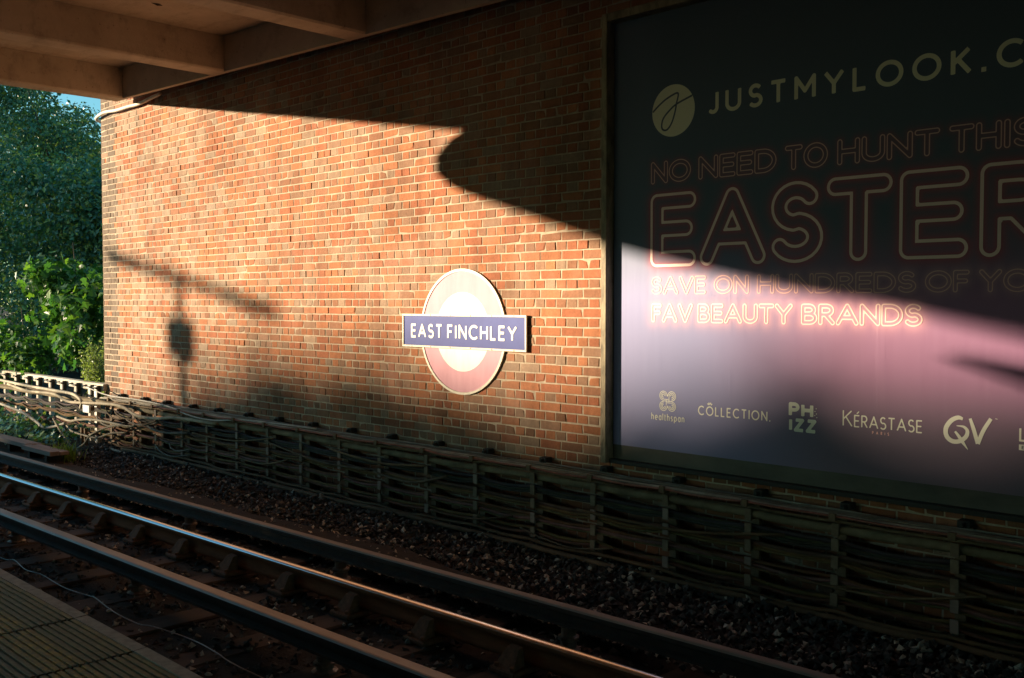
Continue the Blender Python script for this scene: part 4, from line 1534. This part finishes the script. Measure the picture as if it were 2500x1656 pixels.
def reg_between():
    x = -13.0 + 12.0 * rng.random() ** 0.9
    y = rail_y(x) + rng.uniform(-1.9, 0.56)
    return x, y, bed_z(x, y) + rng.uniform(-0.02, 0.006)


def reg_edge():
    x = -13.6 + 12.0 * rng.random()
    y = rail_y(x) + rng.uniform(0.52, 0.66)
    return x, y, -1.985 + rng.uniform(-0.02, 0.01)


stones('ballast_stones', [(13000, reg_shoulder, 0.016, 0.036), (12000, reg_between, 0.016, 0.036), (700, reg_edge, 0.014, 0.03)], 'dark grey brown ballast stones between the rails and along the wall foot')


def leaves(pos, nrm, size, tone, shape='diamond', fold=0.25):
    """leaf faces: pos (n,3), nrm (n,3), size (n,), tone (n,3)"""
    n = len(pos)
    nrm = nrm / np.linalg.norm(nrm, axis=1, keepdims=True)
    ref = rng.normal(0, 1, (n, 3))
    u = np.cross(nrm, ref); u /= np.linalg.norm(u, axis=1, keepdims=True)
    w = np.cross(nrm, u)
    if shape == 'diamond':
        tpl = [(-0.5, 0, 0), (0.05, -0.30, fold), (0.55, 0, 0), (0.05, 0.30, fold)]
        fc = [(0, 1, 2), (0, 2, 3)]
    else:
        tpl = [(-0.45, 0, 0), (-0.30, -0.42, 0.10), (0.0, -0.22, 0.05), (0.16, -0.50, 0.12), (0.22, -0.17, 0.04), (0.58, 0, -0.05), (0.22, 0.17, 0.04), (0.16, 0.50, 0.12), (0.0, 0.22, 0.05), (-0.30, 0.42, 0.10)]
        fc = [(0, 1, 2), (0, 2, 4), (2, 3, 4), (0, 4, 5), (0, 5, 6), (0, 6, 8), (6, 7, 8), (0, 8, 9)]
    m_ = len(tpl)
    V = np.zeros((n, m_, 3))
    for k, (a, b, c) in enumerate(tpl):
        V[:, k] = pos + size[:, None] * (a * u + b * w + c * nrm * 0.5)
    F = (np.array(fc)[None] + (np.arange(n) * m_)[:, None, None]).reshape(-1, 3)
    C = np.repeat(tone[:, None, :], m_, 1).reshape(-1, 3)
    return V.reshape(-1, 3), F, C


# litter: bleached leaves and chips gathered along the conductor rail
n = 2600
x = -13 + 12.2 * rng.random(n) ** 0.75
yy = np.array([rail_y(a) for a in x]) + 0.50 + np.abs(rng.normal(0, 0.10, n)) + (rng.random(n) < 0.25) * rng.random(n) * 0.6
zz = np.array([bed_z(a, b) for a, b in zip(x, yy)]) + 0.06
pos = np.stack([x, yy, np.maximum(zz, -1.975 + rng.random(n) * 0.02)], 1)
tone = np.array([(0.58, 0.50, 0.37)]) * rng.uniform(0.25, 1.3, (n, 1))
V, F, C = leaves(pos, np.array([(0, 0, 1.0)]) + rng.normal(0, 0.45, (n, 3)), rng.uniform(0.015, 0.048, n), tone)
o = mesh_obj('leaf_litter', V, F, M['litter'], None, False, None, C)
tag(o, 'pale dry leaf litter scattered along the outer conductor rail', 'leaf litter', None, 'stuff')


# ------------------------------------------------------------------ trees and plants at the left
def crown_cloud(n, clumps, size, tones, shape='diamond', up=0.35, mat='leaf', face=None):
    """leaves gathered in clumps: list of (centre, radii, weight)"""
    wts = np.array([c[2] for c in clumps], float); wts /= wts.sum()
    which = rng.choice(len(clumps), n, p=wts)
    cen = np.array([c[0] for c in clumps])[which]
    rd = np.array([c[1] for c in clumps])[which]
    d = rng.normal(0, 1, (n, 3)); d /= np.linalg.norm(d, axis=1, keepdims=True)
    r = rng.random((n, 1)) ** 0.45
    pos = cen + d * r * rd
    nrm = d * 0.7 + rng.normal(0, 0.55, (n, 3)) + np.array([0, 0, up])
    if face is not None:
        nrm = nrm + np.array(face)
    tn = np.array(tones)[rng.integers(0, len(tones), n)] * rng.uniform(0.65, 1.3, (n, 1))
    return leaves(pos, nrm, rng.uniform(size[0], size[1], n), tn, shape)


def make_tree(name, base, height, clumps, nleaf, size, tones, label, cat='tree', shape='diamond', mat='leaf', trunk_r=0.14, face=None):
    t = empty(name, base)
    tag(t, label, cat)
    mb = MB()
    b = Vector(base)
    top = Vector((base[0] + random.uniform(-0.3, 0.3), base[1] + random.uniform(-0.2, 0.2), base[2] + height))
    tp = smooth_path([tuple(b), tuple(b.lerp(top, 0.35) + Vector((random.uniform(-.12, .12), random.uniform(-.1, .1), 0))), tuple(b.lerp(top, 0.7) + Vector((random.uniform(-.2, .2), random.uniform(-.1, .1), 0))), tuple(top)], 4)
    mb.tube(tp, [trunk_r * (1 - 0.8 * i / (len(tp) - 1)) for i in range(len(tp))], 8)
    for c in clumps[::3]:
        k = random.uniform(0.25, 0.8)
        s = b.lerp(top, k)
        e = Vector(c[0])
        md = s.lerp(e, 0.5) + Vector((0, 0, random.uniform(-.2, .2)))
        mb.tube(smooth_path([tuple(s), tuple(md), tuple(e)], 3), [trunk_r * 0.22, trunk_r * 0.2, trunk_r * 0.17, trunk_r * 0.13, trunk_r * 0.09, trunk_r * 0.06, 0.005], 5)
    mb.v = [(p[0] - b.x, p[1] - b.y, p[2] - b.z) for p in mb.v]
    mb.build('trunk', M['bark'], t, smooth=True)
    V, F, C = crown_cloud(nleaf, clumps, size, tones, shape, face=face)
    mesh_obj('crown', V - np.array(base), F, M[mat], t, False, None, C)
    return t


def clumps_in(cx, cy, cz, rx, ry, rz, n, rmin, rmax, seed, gap=None):
    r = np.random.default_rng(seed)
    out = []
    for _ in range(n):
        d = r.normal(0, 1, 3); d /= np.linalg.norm(d)
        k = r.random() ** 0.4
        s = r.uniform(rmin, rmax)
        if gap and cx + d[0] * rx * k > gap[0] and cz + d[2] * rz * k > gap[1]:
            continue
        out.append(((cx + d[0] * rx * k, cy + d[1] * ry * k, cz + d[2] * rz * k), (s * 1.15, s, s * 0.75), s ** 2))
    return out


DARK = [(0.085, 0.205, 0.135), (0.10, 0.215, 0.12), (0.075, 0.19, 0.145), (0.24, 0.29, 0.07)]
MIX = [(0.05, 0.11, 0.045), (0.07, 0.13, 0.04), (0.14, 0.18, 0.04), (0.04, 0.10, 0.06)]
BRIGHT = [(0.055, 0.15, 0.045), (0.08, 0.185, 0.04), (0.04, 0.12, 0.05), (0.12, 0.22, 0.045)]
make_tree('broadleaf_tree', (-23.0, 3.2, -1.5), 4.6, clumps_in(-22.3, 2.7, 2.4, 4.8, 1.3, 4.3, 140, 0.5, 0.9, 1, (-22.6, 2.7)), 54000, (0.07, 0.13), DARK, 'dense dark green tree filling the gap left of the wall')
make_tree('background_tree', (-35.0, 7.0, -1.2), 8.0, clumps_in(-31.5, 6.8, 3.6, 6.0, 1.8, 5.4, 110, 0.7, 1.3, 2, (-34.0, 4.4)), 36000, (0.10, 0.18), MIX, 'sun-flecked tree standing behind the dense dark tree')
make_tree('shaded_shrub', (-24.0, 4.4, -1.4), 3.2, clumps_in(-23.5, 4.3, 0.0, 5.2, 0.8, 1.5, 60, 0.5, 0.8, 5), 16000, (0.09, 0.15), DARK, 'dark shrub in the shade under the dense tree', 'shrub')
make_tree('far_tree', (-57, 15, -0.5), 12.0, clumps_in(-52, 15, 6.0, 9.0, 2.5, 7.5, 90, 1.2, 2.2, 6, (-56.5, 7.4)), 22000, (0.2, 0.36), MIX, 'far tree closing the view behind the others')
make_tree('maple_sapling', (-16.9, 0.9, -1.6), 2.6, clumps_in(-16.4, 0.75, -0.15, 1.7, 0.55, 0.95, 34, 0.28, 0.5, 3), 3000, (0.10, 0.19), BRIGHT, 'bright green maple sapling with lobed leaves beside the wall end', 'tree', 'maple', 'leaf_bright', 0.035)
make_tree('hawthorn_bush', (-18.4, 0.5, -1.7), 1.6, clumps_in(-17.7, 0.15, -0.95, 1.0, 0.5, 0.5, 20, 0.22, 0.4, 4), 2200, (0.07, 0.13), BRIGHT, 'low bright green bush overhanging the pale rail at the picture edge', 'bush', 'maple', 'leaf_bright', 0.03)

# feathery weed growing at the corner of the wall
t = empty('weed_bush', (-14.3, 0.12, -1.6))
tag(t, 'pale feathery weed growing at the foot of the wall corner', 'plant')
mb = MB()
P = []; Nn = []
for i in range(46):
    a = rng.uniform(0, 6.28); l = rng.uniform(0.35, 0.95); sp = rng.uniform(0.05, 0.30)
    b0 = np.array([-14.32 + rng.uniform(-0.14, 0.12), 0.10 + rng.uniform(-0.03, 0.08), -1.5])
    e = b0 + np.array([math.cos(a) * sp - 0.08, math.sin(a) * sp * 0.5, l])
    mid = (b0 + e) / 2 + np.array([0.02, 0, 0.05])
    path = smooth_path([b0, mid, e], 5)
    mb.tube([tuple(q - np.array([-14.3, 0.12, -1.6])) for q in path], 0.004, 4)
    for q in path[2:]:
        for _ in range(7):
            P.append(q + rng.normal(0, 0.028, 3)); Nn.append(rng.normal(0, 1, 3) + np.array([0, -0.4, 0.5]))
mb.build('stem', simple_mat('weed_stem', (0.16, 0.17, 0.06), None, 0.7, 0, 8, 0), t)
P = np.array(P); Nn = np.array(Nn)
V, F, C = leaves(P - np.array([-14.3, 0.12, -1.6]), Nn, rng.uniform(0.025, 0.05, len(P)), np.array([(0.24, 0.29, 0.12)]) * rng.uniform(0.6, 1.4, (len(P), 1)))
mesh_obj('foliage', V, F, M['leaf_bright'], t, False, None, C)

# low weeds and ivy under the cables
n = 2600
x = rng.uniform(-18.5, -13.9, n)
y = -0.95 + rng.random(n) * 1.3
z = -1.98 + np.abs(rng.normal(0, 0.11, n)) + 0.08 * np.sin(x * 3.1) + 0.1 * np.clip(y + 0.3, 0, 1)
V, F, C = leaves(np.stack([x, y, z], 1), np.array([(0.1, -0.5, 0.8)]) + rng.normal(0, 0.5, (n, 3)), rng.uniform(0.05, 0.11, n), np.array(DARK + BRIGHT[:2])[rng.integers(0, 6, n)] * rng.uniform(0.6, 1.3, (n, 1)), 'maple')
o = mesh_obj('ground_ivy', V, F, M['leaf'], None, False, None, C)
tag(o, 'low ivy and weeds covering the ground under the loose cables', 'ground cover', None, 'stuff')

# bright grass tuft at the end of the boards
t = empty('grass_tuft', (-12.75, -0.95, -2.02))
tag(t, 'bright yellow green grass tuft at the end of the boards', 'plant')
v = []; f = []; c = []
for i in range(240):
    a = rng.uniform(0, 6.28); l = rng.uniform(0.10, 0.30); sp = rng.uniform(0.03, 0.20)
    b0 = np.array([rng.normal(0, 0.09), rng.normal(0, 0.06), 0.0])
    e = b0 + np.array([math.cos(a) * sp, math.sin(a) * sp, l])
    m_ = b0 * 0.45 + e * 0.55 + np.array([0, 0, 0.05])
    s = np.array([-math.sin(a), math.cos(a), 0]) * 0.005
    k = len(v)
    v += [b0 - s, b0 + s, m_ + s, m_ - s, e]
    f += [(k, k + 1, k + 2, k + 3), (k + 3, k + 2, k + 4)]
    tn = np.array((0.20, 0.26, 0.04)) * rng.uniform(0.5, 1.3)
    c += [tn] * 5
mesh_obj('blades', [tuple(q) for q in v], f, M['leaf_bright'], t, False, None, np.array(c))

# ------------------------------------------------------------------ out of view: what shades the wall
# a twin-arm lamp column further along the platform; its shadow falls on the sunlit bricks
T0 = 19.0
LXp, LYp = -11.55 - T0, -T0
t = empty('lamp_column', (LXp, LYp, PZ))
tag(t, 'slim twin-arm platform lamp column with equipment box, standing outside the picture', 'lamp')
top = 0.29 + 0.177 * T0 - PZ
mb = MB(); mb.tube([(0, 0, 0), (0, 0, top - 0.02)], 0.062, 10); mb.build('column', M['steel'], t)
mb = MB(); mb.tube([(0, -2.15, top), (0, 0, top + 0.01), (0, 2.05, top)], 0.075, 8); mb.build('arm', M['steel'], t)
for s in (-1.45, 1.5):
    mb = MB(); mb.box(-0.07, 0.07, s - 0.40, s + 0.40, top - 0.09, top - 0.051, 0, 0.015); mb.build('lamp_head', M['steel'], t)
zb = 0.177 * T0 - PZ
mb = MB(); mb.box(-0.20, 0.20, -0.20, 0.20, zb - 0.68, zb - 0.20, 0, 0.02); mb.build('equipment_box', M['steel'], t)
# board added under the round-ended roof, shaped to cast a wedge on the wall
t = empty('shadow_board', (-14.5, -13.8, 1.9))
tag(t, 'pointed board added below the round-ended roof to cast a wedge shadow, outside the picture', 'sign')
mb = MB()
pr = [(1.5, -0.005), (1.46, 0.012), (0.9, 0.035), (-1.5, 0.06), (-1.5, -0.40), (-0.4, -0.30), (0.7, -0.12), (1.46, -0.022)]
mb.add([(-0.05, y, z) for y, z in pr] + [(0.05, y, z) for y, z in pr], [tuple(range(8)), tuple(range(15, 7, -1))] + [(k, 8 + k, 8 + (k + 1) % 8, (k + 1) % 8) for k in range(8)])
mb.build('pointed_board', M['steel'], t)
for yy in (-1.1, 0.4):
    mb = MB(); mb.tube([(0, yy, 0.02), (0, yy, 0.399)], 0.010, 6); mb.build('hanger', M['steel'], t)

# trees beyond the station, low in front of the sun
q = math.sqrt(0.5)


def sun_wood(name, label, TB, n, prof, srange, size, gap=None, dens=1.6, fill=0.35):
    ps = np.array([p[0] for p in prof]); pz = np.array([p[1] for p in prof])
    s = rng.uniform(srange[0], srange[1], n)
    topz = np.interp(s, ps, pz) + 0.177 * TB + 0.1252 * s
    rag = 0.10 * np.sin(s * 5.3) + 0.08 * np.sin(s * 11.1 + 1) + 0.06 * np.sin(s * 23 + 2)
    z = -2.4 + (topz + rag + 2.4) * (1 - rng.random(n) ** dens * 0.98)
    low = rng.random(n) < fill
    z[low] = -2.4 + (topz[low] + 2.4) * rng.random(low.sum())
    depth = rng.normal(0, 1.2, n)
    zs = z - 0.177 * TB - 0.1252 * s
    if gap is not None:
        k = (s < gap[1]) & (s > gap[0]) & (zs > gap[2]) & (zs < gap[3]) & (rng.random(n) < gap[4])
        s, z, depth = s[~k], z[~k], depth[~k]
    pos = np.stack([-TB + s * q - depth * q, -TB - s * q - depth * q, z + depth * 0.125], 1)
    V, F, C = leaves(pos, np.array([(0.7, 0.7, 0.0)]) + rng.normal(0, 0.4, (len(s), 3)), rng.uniform(size[0], size[1], len(s)), np.array(DARK)[rng.integers(0, 4, len(s))])
    o = mesh_obj(name, V, F, M['leaf'], None, False, None, C)
    tag(o, label, 'trees', None, 'stuff')


sun_wood('distant_wood', 'far belt of trees beyond the station, outside the picture', 90.0, 34000,
         [(-24, -2.0), (-9.9, -2.25), (-8.8, -1.60), (-7.8, -0.95), (-6.6, -0.66), (-5.5, -0.64), (-4.6, -0.78), (-3.6, -0.86), (-2.95, -0.76), (-2.6, -0.50), (-2.2, -0.36), (-1.85, -0.66), (-1.5, -0.62), (-1.2, -0.48), (-0.6, -0.35), (0.5, -0.35), (4, -0.3), (9, 0.4), (20, 0.6)],
         (-22, 18), (0.35, 0.7))
sun_wood('lineside_trees', 'tall trees beside the line left of the viewpoint, outside the picture', 34.0, 16000,
         [(-24, 7.0), (-14, 6.6), (-12.5, 5.6), (-10.6, 4.2), (-10.05, 3.6)], (-20, -10.0), (0.2, 0.42), (-13.8, -10.12, -2.2, 1.1, 0.93), 1.0, 0.6)
sun_wood('shadow_conifer', 'slender tree form added over the far belt to cast a soft shadow, outside the picture', 60.0, 1500,
         [(-2.75, -1.6), (-2.45, -0.40), (-2.26, -0.05), (-2.08, -0.35), (-1.8, -1.4)], (-2.7, -1.85), (0.12, 0.25), None, 1.0, 0.3)  # added tree form, shaped for the soft upright shadow on the poster

# building block added behind the camera to darken the scene; its roof shades the top of the wall
t = empty('shade_building', (6.0, -11.0, PZ))
tag(t, 'brick block added behind the viewpoint to darken the scene, with a round-ended flat roof, outside the picture', 'building')
RZ = 2.3 - PZ
mb = MB(); mb.box(-9.0, 9.5, -2.0, 2.0, 0.001, RZ - 0.001, 0, 0.03); mb.build('wall', simple_mat('dark_brick', (0.16, 0.07, 0.04), (0.1, 0.045, 0.03), 0.85, 0, 12, 0.4), t)
for k in range(4):
    mb = MB(); mb.box(-7.6 + k * 4.2, -5.8 + k * 4.2, 2.001, 2.05, 1.0, 2.5, 0, 0.01); w_ = mb.build('window', M['white_paint'], t)
    mb = MB(); mb.box(-7.5 + k * 4.2, -5.9 + k * 4.2, 2.051, 2.06, 1.1, 2.4); mb.build('pane', flat_mat('dark_glass', (0.03, 0.03, 0.035), 0.1), w_)
out = smooth_path([(-10.6, -4.95), (-11.77, -5.38), (-12.75, -6.08), (-13.19, -6.46), (-13.46, -6.79), (-14.05, -7.66), (-14.63, -8.97), (-15.34, -10.55), (-15.70, -11.75), (-15.77, -12.46), (-15.72, -13.2), (-15.85, -14.2), (-15.9, -18.0)], 4)
out = [(15.0, -4.75), (-9.6, -4.75)] + [tuple(p) for p in out] + [(15.0, -18.0)]
n = len(out)
v = [(x - 6.0, y + 11.0, RZ) for x, y in out] + [(x - 6.0, y + 11.0, RZ + 0.12) for x, y in out]
f = [tuple(range(n)), tuple(range(2 * n - 1, n - 1, -1))] + [(k, (k + 1) % n, n + (k + 1) % n, n + k) for k in range(n)]
mesh_obj('roof', v, f, M['concrete'], t)
